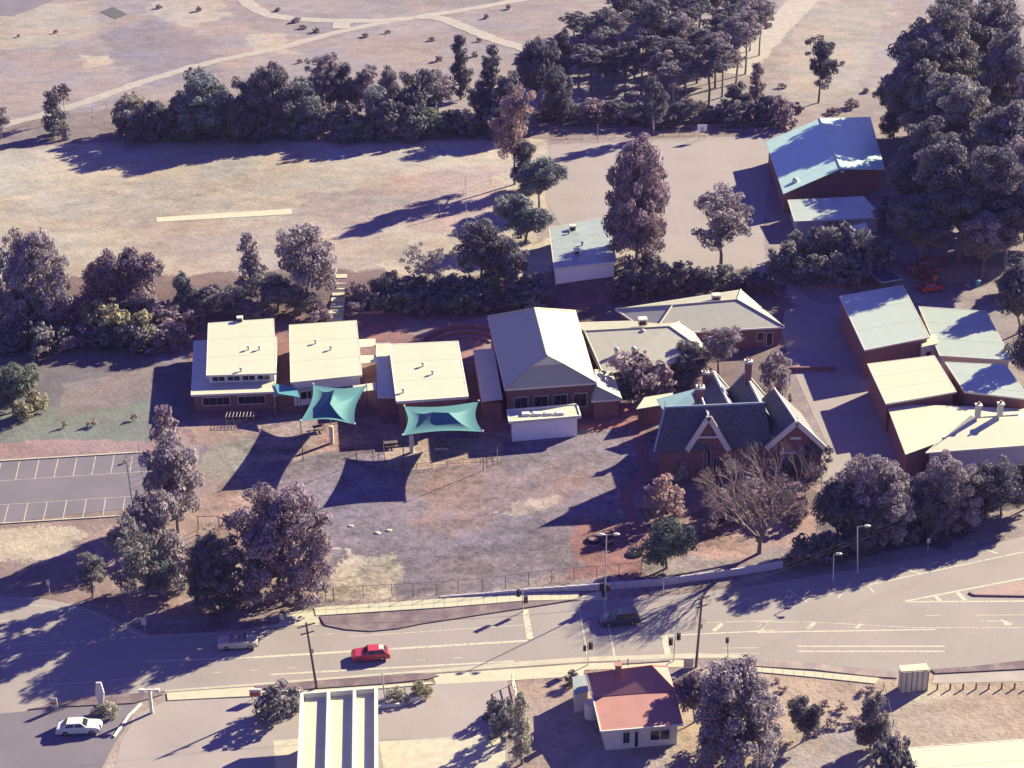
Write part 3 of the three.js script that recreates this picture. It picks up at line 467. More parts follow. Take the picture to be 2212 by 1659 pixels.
// flat or skillion roofed block from the four picture corners of its roof
function block(o) {
  const q = o.px.map(([x, y], i) => G(x, y, Array.isArray(o.h) ? o.h[i] : o.h)), c = mids(q), base = o.base || 0;
  const t = o.into || thing(o.name, o.label, o.cat || 'building', V(c.x, base, c.z), o.group);
  const w = inset(q, o.ov ?? .5), lo = Math.min(...q.map(p => p.y)) - (o.t || .1) - .02;
  if (o.wall) part(t, 'wall', prism(w, base - .3, lo), o.wall);
  sheets(t, q, o.n || 5, o.roof, o.t || .1, o.across !== false);
  if (o.fascia) fascia(t, q, o.fascia, .1, o.trim || M.trim);
  if (o.wins) for (const [f0, f1, y0, y1, side] of o.wins) { const s = side ?? 2, A = w[s], B = w[(s + 1) % 4]; const out = A.clone().lerp(B, .5).sub(c).setY(0); win(t, A, B, f0, f1, base + y0, base + y1, out); }
  t.userData.q = undefined; delete t.userData.q; return { t, q, w, c };
}
function vents(t, list, h, m = M.steel) { for (const [x, y] of list) { const p = G(x, y, h); const v = part(t, 'roof_vent', join([bar(p.clone().add(V(0, -.1, 0)), p.clone().add(V(0, .45, 0)), .16)]), m); part(v, 'cowl', bar(p.clone().add(V(0, .45, 0)), p.clone().add(V(0, .68, 0)), .3, .22, 10), m); } }
function acUnit(t, x, y, h, s = 1) { const p = G(x, y, h); const a = part(t, 'rooftop_cooler', box(p.x, p.y + .45 * s, p.z, 1.3 * s, 1.0 * s, 1.2 * s, .1), M.wallcream); part(a, 'louvre', box(p.x - .02, p.y + .4 * s, p.z + .62 * s, 1.0 * s, .6 * s, .05, .1), M.dark); part(a, 'lid', box(p.x, p.y + .98 * s, p.z, 1.4 * s, .1, 1.3 * s, .1), M.trim); }

// -- three flat-roofed classrooms
{
  const a = block({ name: 'classroom_block', label: 'flat white-roofed classroom with raised middle roof beside the dark trees', px: [[419, 737], [600, 728], [594, 846], [413, 853]], h: 3.1, wall: M.oldbrick, roof: M.white, n: 5, fascia: .35, wins: [[.1, .45, 1, 2.3], [.55, .9, 1, 2.3]] });
  const q = [[450, 698], [591, 688], [597, 806], [446, 811]].map(p => G(...p, 4.6)); part(a.t, 'clerestory_wall', prism(inset(q, .5), 3.0, 4.45), M.wallwhite);
  sheets(a.t, q, 6, M.white); fascia(a.t, q, .3, .1, M.trim); vents(a.t, [Z(1, 0, 2030, 1300), Z(1, 0, 2120, 1300), Z(1, 0, 1970, 1475)], 4.6, M.wallcream); acUnit(a.t, ...Z(1, 0, 1960, 1065), 4.6, .7);
  const w = inset(q, .5); for (let i = 0; i < 4; i++) win(a.t, w[3], w[2], .05 + i * .23, .24 + i * .23, 3.35, 4.2, CAM2);
  const b = block({ name: 'classroom_block', label: 'square white flat-roofed classroom between two other white blocks', px: [[625, 702], [770, 692], [782, 810], [628, 826]], h: 4.2, wall: M.wallwhite, roof: M.white, n: 6, fascia: .35, wins: [[.08, .4, 1, 2.4], [.5, .9, 1, 2.4]] });
  vents(b.t, [Z(1, 1, 505, 1248), Z(1, 1, 630, 1300)], 4.2, M.wallcream);
  const c = block({ name: 'classroom_block', label: 'white flat-roofed classroom with grey rim beside the green sail', px: [[841, 744], [989, 737], [1011, 856], [857, 867]], h: 4.6, wall: M.oldbrick, roof: M.white, n: 6, wins: [[.1, .9, 1.1, 2.5]] });
  fascia(c.t, c.q, .4, .2, M.trim); vents(c.t, [Z(1, 1, 1380, 1435), Z(1, 1, 1460, 1500), Z(2, 1, 1220, 95)], 4.6, M.wallcream);
  { const s = [[813, 742], [843, 741], [858, 857], [816, 857]].map(p => G(...p, 3.2)); sheets(c.t, s, 4, M.white, .1, true, 'side_roof'); part(c.t, 'side_wall', prism(inset(s, .3), -.3, 3.05), M.oldbrick); fascia(c.t, s, .3, .1, M.trim); }
  // link canopies
  const can = (label, px, h) => { const q = px.map(p => G(...p, h)), t = thing('walkway_canopy', label, 'canopy', V(mids(q).x, 0, mids(q).z)); sheets(t, q, 2, M.white, .12); for (const p of inset(q, .15)) part(t, 'post', bar(V(p.x, 0, p.z), V(p.x, h - .1, p.z), .05), M.paleSteel); };
  can('small white walkway canopy at the rear corner of the middle classroom', [[775, 733], [811, 731], [812, 748], [777, 750]], 3.0);
  can('small white walkway canopy joining the two right-hand classrooms', [[779, 768], [818, 766], [819, 782], [780, 785]], 3.0);
  can('white awning in front of the dark courtyard gap', [[762, 833], [812, 826], [813, 842], [766, 848]], 3.0);
  can('pale green awning in front of the classroom wall', [[590, 838], [675, 832], [676, 842], [590, 856]], 2.9);
}
// -- hipped roofs
function hip(o) { // q eave corners BL BR FR FL, r ridge [A,B]; dir 'x' ridge left-right, 'z' ridge back-front
  const q = o.eave.map(p => G(...p, o.he)), [A, B] = o.ridge.map(p => G(...p, o.hr)), c = mids(q), t = o.into || thing(o.name, o.label, 'building', V(c.x, o.base || 0, c.z));
  part(t, 'wall', prism(inset(q, o.ov ?? .6), (o.base || 0) - .3, o.he - .05), o.wall);
  const P = (n, pts, m = o.roof) => part(t, n, slab(pts, .14), m);
  if (o.dir === 'z') { P('roof_slope', [q[3], q[0], A, B]); P('roof_slope', [q[1], q[2], B, A]); P('roof_hip', [q[2], q[3], B]); P('roof_hip', [q[0], q[1], A]); }
  else { P('roof_slope', [q[3], q[2], B, A]); P('roof_slope', [q[1], q[0], A, B]); P('roof_hip', [q[0], q[3], A]); P('roof_hip', [q[2], q[1], B]); }
  const up = p => p.clone().add(V(0, .05, 0)), cap = (a, b) => part(t, 'ridge_cap', bar(up(a), up(b), .14, .14, 6), o.cap || o.roof);
  cap(A, B); if (o.dir === 'z') { cap(q[0], A); cap(q[1], A); cap(q[2], B); cap(q[3], B); } else { cap(q[0], A); cap(q[3], A); cap(q[1], B); cap(q[2], B); }
  fascia(t, q, .28, .14, o.trim || M.trim, 'gutter');
  return { t, q, A, B, c };
}
{ // assembly hall
  const h = hip({ name: 'assembly_hall', label: 'tall grey hipped-roof hall with small gablet and brick walls', eave: [[1054, 684], [1243, 672], [1288, 827], [1091, 841]], ridge: [[1154, 666], [1180, 766]], he: 5.2, hr: 9.6, dir: 'z', wall: M.oldbrick, roof: M.galv });
  // front gablet above the hip
  const f = h.B.clone().lerp(mids([h.q[2], h.q[3]]), .34), L = h.B.clone().lerp(h.q[3], .34), Rr = h.B.clone().lerp(h.q[2], .34), top = h.B.clone().add(V(0, .15, 0)), ft = top.clone().add(f.clone().sub(h.B).setY(0));
  part(h.t, 'gablet_face', plate([L.clone().add(V(0, .1, .1)), Rr.clone().add(V(0, .1, .1)), ft.clone().add(V(0, .05, .1))], .06), M.trim);
  part(h.t, 'gablet_roof', slab([L.clone().add(V(-.3, .1, .3)), top, ft.clone().add(V(0, .1, .5))], .1), M.galv); part(h.t, 'gablet_roof', slab([Rr.clone().add(V(.3, .1, .3)), ft.clone().add(V(0, .1, .5)), top], .1), M.galv);
  // west verandah
  const v = [[1022, 756], [1066, 752], [1086, 862], [1040, 868]].map((p, i) => G(...p, i === 0 || i === 3 ? 2.9 : 3.7)); sheets(h.t, v, 3, M.galv, .1, true, 'verandah_roof'); part(h.t, 'verandah_wall', prism(inset(v, .4), -.3, 2.7), M.oldbrick);
  const w = inset(h.q, .6); for (let i = 0; i < 4; i++) win(h.t, w[3].clone().setY(0), w[2].clone().setY(0), .08 + i * .23, .24 + i * .23, 1.2, 3.4, CAM2);
  const p2 = hip({ name: 'porch_building', label: 'small pale hipped porch with brick walls beside the hall', eave: [[1278, 806], [1322, 806], [1343, 862], [1278, 866]], ridge: [[1285, 800], [1290, 836]], he: 3.2, hr: 5.0, dir: 'z', wall: M.brick, roof: M.galv });
}
{ // long administration wing
  const a = hip({ name: 'administration_wing', label: 'long pale hipped-roof wing with square rooftop cooler and round vents', eave: [[1242, 697], [1478, 690], [1535, 768], [1302, 808]], ridge: [[1262, 716], [1446, 706]], he: 3.4, hr: 5.3, dir: 'x', wall: M.oldbrick, roof: M.galv });
  acUnit(a.t, 1388, 700, 5.2); for (const p of [Z(1, 2, 1100, 1180), Z(1, 2, 885, 1328), Z(1, 2, 1025, 1322)]) { const g = G(...p, 4.5); const v = part(a.t, 'roof_vent', bar(g.clone().add(V(0, -.4, 0)), g.clone().add(V(0, .4, 0)), .3, .3, 9), M.wallcream); const s = new THREE.SphereGeometry(.42, 10, 8); s.translate(g.x, g.y + .6, g.z); part(v, 'turbine', s, M.paleSteel); }
  const b = hip({ name: 'classroom_wing', label: 'pale hipped-roof wing behind the administration wing, tree shade across its end', eave: [[1330, 668], [1600, 626], [1694, 706], [1410, 722]], ridge: [[1452, 660], [1592, 648]], he: 3.4, hr: 5.4, dir: 'x', wall: M.oldbrick, roof: M.galv });
  acUnit(b.t, 1547, 648, 5.0); const w = inset(b.q, .6); win(b.t, w[3].clone().setY(0), w[2].clone().setY(0), .82, .88, 1, 2.5, CAM2); win(b.t, w[3].clone().setY(0), w[2].clone().setY(0), .9, .95, .1, 2.4, CAM2, { name: 'door' });
  win(b.t, w[2].clone().setY(0), w[1].clone().setY(0), .1, .4, 1, 2.4, V(1, 0, 0));
}
{ // toilet block with four skylights
  const a = block({ name: 'toilet_block', label: 'small white block with parapet roof and four skylights', px: [[1096, 887], [1246, 874], [1254, 899], [1100, 912]], h: 3.2, wall: M.wallwhite, roof: M.white, n: 3, ov: .35 });
  fascia(a.t, a.q.map(p => p.clone().add(V(0, .12, 0))), .42, .22, M.trim, 'parapet');
  for (let i = 0; i < 4; i++) { const p = G(...Z(2, 2, 145 + i * 93, 272 - i * 3), 3.3); const k = part(a.t, 'skylight', box(p.x, 3.32, p.z, 1.25, .26, .9, .06), M.trim); part(k, 'skylight_dome', box(p.x, 3.49, p.z, 1.05, .1, .72, .06), M.wallwhite); }
}
// -- storage shed on the bank
{
  const a = block({ name: 'portable_shed', label: 'portable classroom with mossy grey roof and white end wall on bank', px: [[1186, 492], [1318, 468], [1331, 565], [1197, 580]], h: BANK + 2.9, base: BANK, wall: M.wallwhite, roof: M.shedroof, n: 6, fascia: .3, ov: .45 });
  const w = inset(a.q, .6); part(a.t, 'undercroft', prism(w, -.3, BANK - .32), M.oldbrick);
  acUnit(a.t, 1237, 496, BANK + 2.9, .8); acUnit(a.t, 1246, 548, BANK + 2.9, .8); vents(a.t, [[1229, 505], [1258, 530]], BANK + 2.9);
}
// -- blue roofed hall at the tall trees
{
  const hE = BANK + 4.2, hR = BANK + 6.4, c = G(1780, 340, hE), t = thing('blue_roof_hall', 'large blue metal-roofed hall beside tall dark trees', 'building', V(c.x, BANK, c.z));
  const q = [G(1654, 306, hE), G(1880, 252, hE), G(1912, 366, hE), G(1692, 419, hE)], A = G(1773, 270, hR), B = G(1822, 378, hR);
  part(t, 'wall', prism(inset(q, .6), BANK - .3, hE - .15), M.oldbrick);
  const a0 = q[0].clone().lerp(q[1], .5).setY(hR), b0 = q[3].clone().lerp(q[2], .55).setY(hR);
  sheets(t, [q[0], a0, b0, q[3]], 7, M.blue, .12); sheets(t, [a0, q[1], q[2], b0], 7, M.blue, .12);
  part(t, 'ridge_cap', bar(a0, b0, .2, .2, 6), M.blue);
  const w = inset(q, .6); part(t, 'gable_wall', plate([w[3].clone().setY(hE - .2), w[2].clone().setY(hE - .2), b0.clone().lerp(mids(q), .04).setY(hR - .2)], .05), M.oldbrick);
  const s = new THREE.SphereGeometry(.6, 12, 8); const p = G(1718, 390, hE + .8); s.translate(p.x, p.y, p.z); part(t, 'roof_vent', s, M.trim); const s2 = G(1818, 383, hR); part(t, 'flue', bar(s2, s2.clone().add(V(0, 1.1, 0)), .3, .3, 9), M.dark);
  const v = [[1702, 432], [1865, 424], [1905, 470], [1716, 478]].map((p, i) => G(...p, BANK + (i < 2 ? 3.3 : 2.8))); sheets(t, v, 4, M.bluegrey, .1, true, 'lower_roof'); part(t, 'lower_wall', prism(inset(v, .5), BANK - .3, BANK + 2.6), M.wallgrey); fascia(t, v, .2, .1, M.trim);
  block({ name: 'annex', label: 'grey-blue skillion annex half hidden by shrubs below blue hall', px: [[1830, 492], [1870, 480], [1884, 512], [1850, 530]], h: BANK + 2.6, base: BANK, wall: M.wallgrey, roof: M.bluegrey, n: 3 });
}
// -- right-hand complex of low-pitched metal roofs
{
  const R1 = block({ name: 'metal_roof_building', label: 'brick building with pale grey metal roof, blue tree shade at its rear', px: [[1814, 640], [1950, 616], [2008, 728], [1868, 756]], h: [5.0, 5.2, 5.2, 5.0], wall: M.brick, roof: M.bluegrey, n: 6, fascia: .25, ov: .35 });
  block({ name: 'metal_roof_building', label: 'wide pale blue roofed block at the foot of the tall trees', px: [[1985, 662], [2130, 672], [2186, 778], [2030, 768]], h: [4.0, 4.4, 4.4, 4.0], wall: M.wallcream, roof: M.bluegrey, n: 6, fascia: .25, wins: [[.25, .4, 1.4, 2.8]] });
  block({ name: 'link_building', label: 'small cream link block with a dark square window', px: [[1984, 730], [2022, 722], [2026, 742], [1990, 750]], h: 4.2, wall: M.wallcream, roof: M.cream, n: 2, ov: .12, wins: [[.35, .7, 1.8, 3.2]] });
  block({ name: 'metal_roof_building', label: 'cream metal-roofed block with a thin roof conduit', px: [[1874, 786], [2018, 768], [2066, 846], [1914, 872]], h: [4.6, 4.8, 4.8, 4.6], wall: M.brick, roof: M.cream, n: 6, fascia: .25, ov: .35 });
  block({ name: 'metal_roof_building', label: 'pale blue roofed brick block with dark wall below, beside cream block', px: [[2042, 782], [2172, 788], [2226, 862], [2084, 846]], h: [5.0, 5.2, 5.2, 5.0], wall: M.oldbrick, roof: M.bluegrey, n: 5, fascia: .25 });
  const f = block({ name: 'metal_roof_building', label: 'cream-roofed front block with blue shaded hip and twin chimneys', px: [[1914, 872], [2104, 878], [2226, 884], [1956, 982]], h: 3.7, wall: M.brick, roof: M.cream, n: 1, ov: .3 });
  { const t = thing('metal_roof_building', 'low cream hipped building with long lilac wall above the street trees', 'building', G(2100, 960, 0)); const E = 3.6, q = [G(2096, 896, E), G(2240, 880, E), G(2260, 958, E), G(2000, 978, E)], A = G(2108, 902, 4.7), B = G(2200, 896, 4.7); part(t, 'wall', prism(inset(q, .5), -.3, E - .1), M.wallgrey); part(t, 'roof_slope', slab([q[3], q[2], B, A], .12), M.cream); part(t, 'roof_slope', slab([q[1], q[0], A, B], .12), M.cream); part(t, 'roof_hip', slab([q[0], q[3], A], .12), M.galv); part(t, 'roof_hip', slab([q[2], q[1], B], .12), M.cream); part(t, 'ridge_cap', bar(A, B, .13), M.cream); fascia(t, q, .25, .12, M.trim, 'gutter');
    for (const x of [2112, 2160]) { const p = G(x, 892 + (2160 - x) * .06, 5.3); const ch = part(t, 'chimney', box(p.x, p.y + .5, p.z, .7, 1.8, .7), M.wallcream); part(ch, 'chimney_cap', box(p.x, p.y + 1.45, p.z, .95, .18, .95), M.trim); part(ch, 'chimney_pot', bar(V(p.x, p.y + 1.5, p.z), V(p.x, p.y + 1.95, p.z), .18, .15, 8), M.terra); } }
  { const t = thing('carport', 'small dark flat carport roof beside the path', 'carport', G(1905, 605, 0)); const q = [[1868, 582], [1912, 578], [1950, 602], [1905, 610]].map(p => G(...p, 2.6)); part(t, 'roof', slab(q, .12), M.slate); fascia(t, q, .2, .1, M.trimBlue); for (const p of inset(q, .2)) part(t, 'post', bar(V(p.x, -.1, p.z), V(p.x, 2.5, p.z), .06), M.steel); }
}
// -- old brick school with slate roofs
{
  const E = 4.6, Rg = 10.0, c = G(1560, 960, 0), t = thing('brick_school', 'old red brick school with steep slate gables and white bargeboards', 'building', V(c.x, 0, c.z));
  const barge = (a, b, w = .18, h = .42, m = M.trim) => part(t, 'bargeboard', beam(a, b, w, h), m);
  const gableWall = (a, b, top, m = M.oldbrick) => part(t, 'gable_wall', plate([a, b, top], .3), m);
  // main block: ridge left-right
  const FL = G(1413, 978, E), FR = G(1668, 962, E), A = G(1437, 880, Rg), B = G(1602, 871, Rg); const dz = FL.z - A.z, BL = V(FL.x + (A.x - FL.x) * 2, E, A.z - dz), BR = V(FR.x, E, B.z - dz), Bx = V(FR.x - 1.0, Rg, B.z);
  const q = [BL, BR, FR, FL]; part(t, 'wall', prism(inset(q, .45), -.3, E), M.oldbrick);
  part(t, 'slate_slope', slab([FL, FR, Bx, A], .14), M.slate); part(t, 'slate_slope', slab([BR, BL, A, Bx], .14), M.slate);
  gableWall(BL.clone().add(V(.3, 0, 0)), FL.clone().add(V(.3, 0, 0)), A.clone().add(V(.3, -.3, 0)));
  barge(FL.clone().add(V(0, .1, 0)), A.clone().add(V(0, .1, 0)), .2, .4, M.trimBlue); barge(BL, A, .2, .4, M.trimBlue); part(t, 'ridge_cap', bar(A, Bx, .16, .16, 6), M.trimBlue);
  { const p = A.clone(); part(t, 'finial', bar(p, p.clone().add(V(0, 1.1, 0)), .07, .04), M.trim); }
  // gable roof running back from a front gable: peak, left foot, right foot, depth
  const gable = (pk, lf, rt, ridgeH, eaveH, depth, m = M.slate, sk = .35) => {
    const P = G(...pk, ridgeH), L = G(...lf, eaveH), Rt = G(...rt, eaveH), zf = (L.z + Rt.z) / 2; P.z = zf; L.z = Rt.z = zf; const ctr = (L.x + Rt.x) / 2; P.x = ctr;
    const bk = p => p.clone().add(V(-sk, 0, -depth));
    part(t, 'slate_slope', slab([bk(L), L, P, bk(P)], .14), m); part(t, 'slate_slope', slab([Rt, bk(Rt), bk(P), P], .14), m);
    const fz = p => p.clone().add(V(0, 0, -.35)); const wl = [fz(L).setY(0), fz(Rt).setY(0), bk(Rt), bk(L)];
    part(t, 'gable_wall', (() => { const a = fz(L).add(V(.3, 0, 0)), b = fz(Rt).add(V(-.3, 0, 0)), k = fz(P).add(V(0, -.35, 0)); const tr = []; const bz = p => p.clone().add(V(0, 0, -.3)); const pts = [V(a.x, -.2, a.z), V(b.x, -.2, b.z), b, k, a]; for (const [i, j, l] of [[0, 1, 2], [0, 2, 4], [2, 3, 4]]) { tr.push(pts[i], pts[j], pts[l], bz(pts[i]), bz(pts[l]), bz(pts[j])); } return raw(tr); })(), M.oldbrick);
    part(t, 'side_wall', prism([L.clone().add(V(.3, 0, -.5)), L.clone().add(V(.6, 0, -.5)), bk(L).add(V(.6, 0, 0)), bk(L).add(V(.3, 0, 0))], -.2, eaveH - .1), M.oldbrick);
    part(t, 'side_wall', prism([Rt.clone().add(V(-.6, 0, -.5)), Rt.clone().add(V(-.3, 0, -.5)), bk(Rt).add(V(-.3, 0, 0)), bk(Rt).add(V(-.6, 0, 0))], -.2, eaveH - .1), M.oldbrick);
    barge(L.clone().add(V(0, .05, .05)), P.clone().add(V(0, .05, .05)), .24, .7); barge(Rt.clone().add(V(0, .05, .05)), P.clone().add(V(0, .05, .05)), .24, .7);
    part(t, 'ridge_cap', bar(P, bk(P), .14, .14, 6), M.trim); part(t, 'finial', bar(P, P.clone().add(V(0, .9, 0)), .07, .04), M.trim);
    return { P, L, Rt, zf };
  };
  const g1 = gable([1523, 902], [1483, 977], [1574, 972], 9.5, 4.4, 6);
  part(t, 'collar_beam', beam(g1.L.clone().lerp(g1.P, .42).add(V(0, 0, .06)), g1.Rt.clone().lerp(g1.P, .42).add(V(0, 0, .06)), .14, .25), M.trim);
  const g2 = gable([1726, 917], [1656, 974], [1780, 964], 8.5, 4.6, 11, M.slate, 1.6);
  // arched windows: pointed surrounds of pale brick with dark glass
  const arch = (x, z, y0, w, h) => {
    const s = new THREE.Shape(); s.moveTo(-w / 2, 0); s.lineTo(w / 2, 0); s.lineTo(w / 2, h - w * .7); s.quadraticCurveTo(w / 2, h - w * .15, 0, h); s.quadraticCurveTo(-w / 2, h - w * .15, -w / 2, h - w * .7); s.closePath();
    const inner = new THREE.Path(); const a = w / 2 - .16, hh = h - .2; inner.moveTo(-a, .14); inner.lineTo(-a, hh - a * 1.4); inner.quadraticCurveTo(-a, hh - a * .3, 0, hh); inner.quadraticCurveTo(a, hh - a * .3, a, hh - a * 1.4); inner.lineTo(a, .14); inner.closePath(); s.holes.push(inner);
    const g = new THREE.ExtrudeGeometry(s, { depth: .12, bevelEnabled: false, curveSegments: 6 }); g.translate(x, y0, z); const f = part(t, 'window', boxUV(g), mat({ map: brickTex([.33, .20, .18]) }));
    const s2 = new THREE.Shape(inner.getPoints(6).reverse()); const g2 = new THREE.ExtrudeGeometry(s2, { depth: .03, bevelEnabled: false }); g2.translate(x, y0, z + .02); part(f, 'pane', boxUV(g2), M.glass);
    part(f, 'mullion', box(x, y0 + h * .45, z + .07, .07, h * .8, .05), M.trim);
  };
  const cx1 = (g1.L.x + g1.Rt.x) / 2; arch(cx1, g1.zf - .34, 1.1, 1.15, 3.6); arch(cx1 - 1.3, g1.zf - .34, 1.0, .95, 2.5); arch(cx1 + 1.3, g1.zf - .34, 1.0, .95, 2.5);
  const cx2 = (g2.L.x + g2.Rt.x) / 2; for (const k of [-1, 0, 1]) arch(cx2 + k * 1.2, g2.zf - .34, 1.0, 1.0, 2.4); part(t, 'window_hood', box(cx2, 3.9, g2.zf - .2, 4.2, .22, .4), M.trim); { part(t, 'wall_plaque', box(cx2, 6.0, g2.zf - .3, 1.4, .35, .12), M.trim); }
  // rear cross gables with pale east slopes
  const rear = (pk, depth, w) => { const P = G(...pk, 8.8), zf = P.z, L = V(P.x - w, 5.2, zf), Rt = V(P.x + w, 5.2, zf), bk = p => p.clone().add(V(-1.0, 0, -depth)); part(t, 'slate_slope', slab([bk(L), L, P, bk(P)], .14), M.slate); part(t, 'slate_slope', slab([Rt, bk(Rt), bk(P), P], .14), M.slate); part(t, 'rear_wall', prism([bk(L).add(V(.3, 0, .3)), bk(Rt).add(V(-.3, 0, .3)), Rt.clone().add(V(-.3, 0, 0)), L.clone().add(V(.3, 0, 0))], -.3, 5.1), M.brick); part(t, 'gable_wall', plate([bk(L), bk(Rt), bk(P).add(V(0, -.2, 0))], .2), M.oldbrick); for (const s of [L, Rt]) { barge(bk(s), bk(P), .25, .45); } part(t, 'ridge_cap', bar(P, bk(P), .2, .2, 6), M.trim); };
  rear([1574, 872], 10.5, 2.9); rear([1646, 878], 11, 2.9);
  // chimneys
  const chim = (x, y, h, w, y0) => { const p = G(x, y, h); const k = part(t, 'chimney', box(p.x, (y0 + h) / 2, p.z, w, h - y0, w), M.brick); part(k, 'chimney_cap', box(p.x, h + .1, p.z, w + .25, .3, w + .25), M.trim); for (const d of [-.2, .2]) part(k, 'chimney_pot', bar(V(p.x + d, h + .2, p.z), V(p.x + d, h + .75, p.z), .14, .11, 8), M.terra); };
  chim(1513, 838, 10.4, .95, 3); chim(1617, 782, 11.6, .9, 3); chim(1524, 806, 9, .8, 2);
  // blue lean-to at the rear and its white flat neighbour
  const l = [[1418, 862], [1502, 840], [1512, 882], [1436, 892]].map((p, i) => G(...p, i < 2 ? 4.6 : 3.8)); part(t, 'lean_to_roof', slab([l[3], l[2], l[1], l[0]], .12), mat({ map: ribbed([.16, .27, .29], .25, .06, .2), roughness: .5, metalness: .2 })); part(t, 'lean_to_wall', prism(inset(l, .3), -.3, 3.6), M.oldbrick);
  const k = block({ name: 'garden_shelter', label: 'white flat-roofed shelter at the rear corner of the brick school', px: [[1392, 858], [1454, 848], [1448, 872], [1374, 884]], h: 2.9, wall: M.oldbrick, roof: M.white, n: 2, ov: .3 });
}
// -- red roofed house by the road
{
  const t = thing('red_roof_house', 'house with faded red tiled hip roof beside the road', 'house', G(1380, 1560, 0)), E = 3.1, Rg = 4.5;
  const J = 3.3, Rh = 5.0, F0 = 2.7, rl = G(1266.5, 1455.6, Rh), rr_ = G(1407.8, 1438.5, Rh), jr = G(1458.4, 1491.3, J), jl = G(1280, 1505, J), eb = G(1441.3, 1439.2, J), fl = G(1297.7, 1580.6, F0), fr = G(1476.3, 1565.7, F0);
  const bl = V(rl.x + .2, J, 2 * rl.z - jl.z);
  part(t, 'wall', prism(inset([bl, eb, jr, jl], .5), -.3, J - .1), M.wallcream); part(t, 'front_wall', prism(inset([jl, jr, fr, fl], .5), -.3, F0 - .12), M.wallcream);
  part(t, 'roof_slope', slab([jl, jr, rr_, rl], .14), M.terra); part(t, 'roof_slope', slab([eb, bl, rl, rr_], .14), M.terra); part(t, 'roof_hip', slab([jr, eb, rr_], .14), M.terra);
  part(t, 'lean_to_roof', slab([fl, fr, jr.clone().add(V(0, -.06, -.2)), jl.clone().add(V(0, -.06, -.2))], .1), M.terra);
  part(t, 'gable_wall', plate([jl.clone().add(V(.35, -.1, 0)), bl.clone().add(V(.35, -.1, 0)), rl.clone().add(V(.35, -.15, 0))], .16), M.wallcream);
  for (const [a, b] of [[rl, rr_], [jr, rr_], [eb, rr_]]) part(t, 'ridge_cap', bar(a.clone().add(V(0, .05, 0)), b.clone().add(V(0, .05, 0)), .1, .1, 6), M.terra);
  part(t, 'bargeboard', beam(rl, jl, .14, .25), M.trim); part(t, 'bargeboard', beam(jl, fl, .14, .25), M.trim); part(t, 'gutter', beam(fl, fr, .14, .2), M.trim);
  const ch = rl.clone().lerp(rr_, .48).add(V(0, 0, .5)); const cm = part(t, 'chimney', box(ch.x, Rh + .1, ch.z, .6, 1.8, .6), M.brick); part(cm, 'chimney_cap', box(ch.x, Rh + 1.05, ch.z, .8, .14, .8), M.terra);
  for (const k of [.5, .64]) { const p = rl.clone().lerp(rr_, k).add(V(0, 0, -.6)); part(t, 'flue', bar(p, p.clone().add(V(0, .9, 0)), .07), M.steel); }
  const w = inset([jl, jr, fr, fl], .5).map(p => p.setY(0)); win(t, w[3], w[2], .24, .34, .7, 2.2, CAM2, { panes: 2 }); win(t, w[3], w[2], .4, .46, .1, 2.2, CAM2, { name: 'door', panes: 1 }); win(t, w[3], w[2], .62, .9, .8, 2.1, CAM2);
  // side lean-to roof next to the water tank
  const s = thing('house_side_shed', 'narrow grey skillion shed against the red-roofed house', 'shed', G(1252, 1500, 0)); const k = [[1236, 1462], [1262, 1458], [1272, 1492], [1240, 1500]].map(p => G(...p, 2.6)); sheets(s, k, 3, M.shedroof, .08); part(s, 'wall', prism(inset(k, .15), -.2, 2.5), M.wallcream); part(s, 'water_tank', bar(V(k[2].x + .2, 0, k[2].z + 1.2), V(k[2].x + .2, 1.9, k[2].z + 1.2), .75, .75, 16), M.trim);
}
// -- service station canopy
{
  const h = 4.6, q = [[652, 1498], [812, 1486], [821, 1610], [658, 1606]].map(p => G(...p, h)), c = mids(q); q[2].z = Math.max(q[2].z, q[1].z + 17); q[3].z = q[2].z - .6;
  const t = thing('fuel_canopy', 'big cream flat canopy roof on columns beside the forecourt', 'canopy', V(c.x, 0, c.z)), k = [0, .36, .71, 1];
  for (let i = 0; i < 3; i++) { const a = q[0].clone().lerp(q[1], k[i]), b = q[0].clone().lerp(q[1], k[i + 1]), d = q[3].clone().lerp(q[2], k[i]), e = q[3].clone().lerp(q[2], k[i + 1]); part(t, 'roof_tray', slab([a, b, e, d].map(p => p.clone().add(V(0, -.55, 0))), .12), M.cream); }
  for (let i = 0; i < 4; i++) { const a = q[0].clone().lerp(q[1], k[i]), d = q[3].clone().lerp(q[2], k[i]); part(t, 'box_beam', beam(a.clone().add(V(0, -.4, 0)), d.clone().add(V(0, -.4, 0)), .35, .9), M.trim); }
  part(t, 'fascia', beam(q[0].clone().add(V(0, -.4, 0)), q[1].clone().add(V(0, -.4, 0)), .3, .92), M.trim); part(t, 'fascia', beam(q[3].clone().add(V(0, -.4, 0)), q[2].clone().add(V(0, -.4, 0)), .3, .92), M.trim);
  for (const [a, b] of [[.25, .15], [.75, .15], [.25, .8], [.75, .8]]) { const p = q[0].clone().lerp(q[1], a).lerp(q[3].clone().lerp(q[2], a), b); part(t, 'column', box(p.x, 1.8, p.z, .4, 3.9, .4), M.paleSteel); }
}
// -- cream flat building at the road corner (only its roof edge shows)
block({ name: 'shop_building', label: 'flat cream metal roof of a shop beside the bare lot', px: [[1964, 1616], [2300, 1590], [2340, 1700], [2000, 1730]], h: 4.2, wall: M.wallcream, roof: M.cream, n: 5, fascia: .3 });
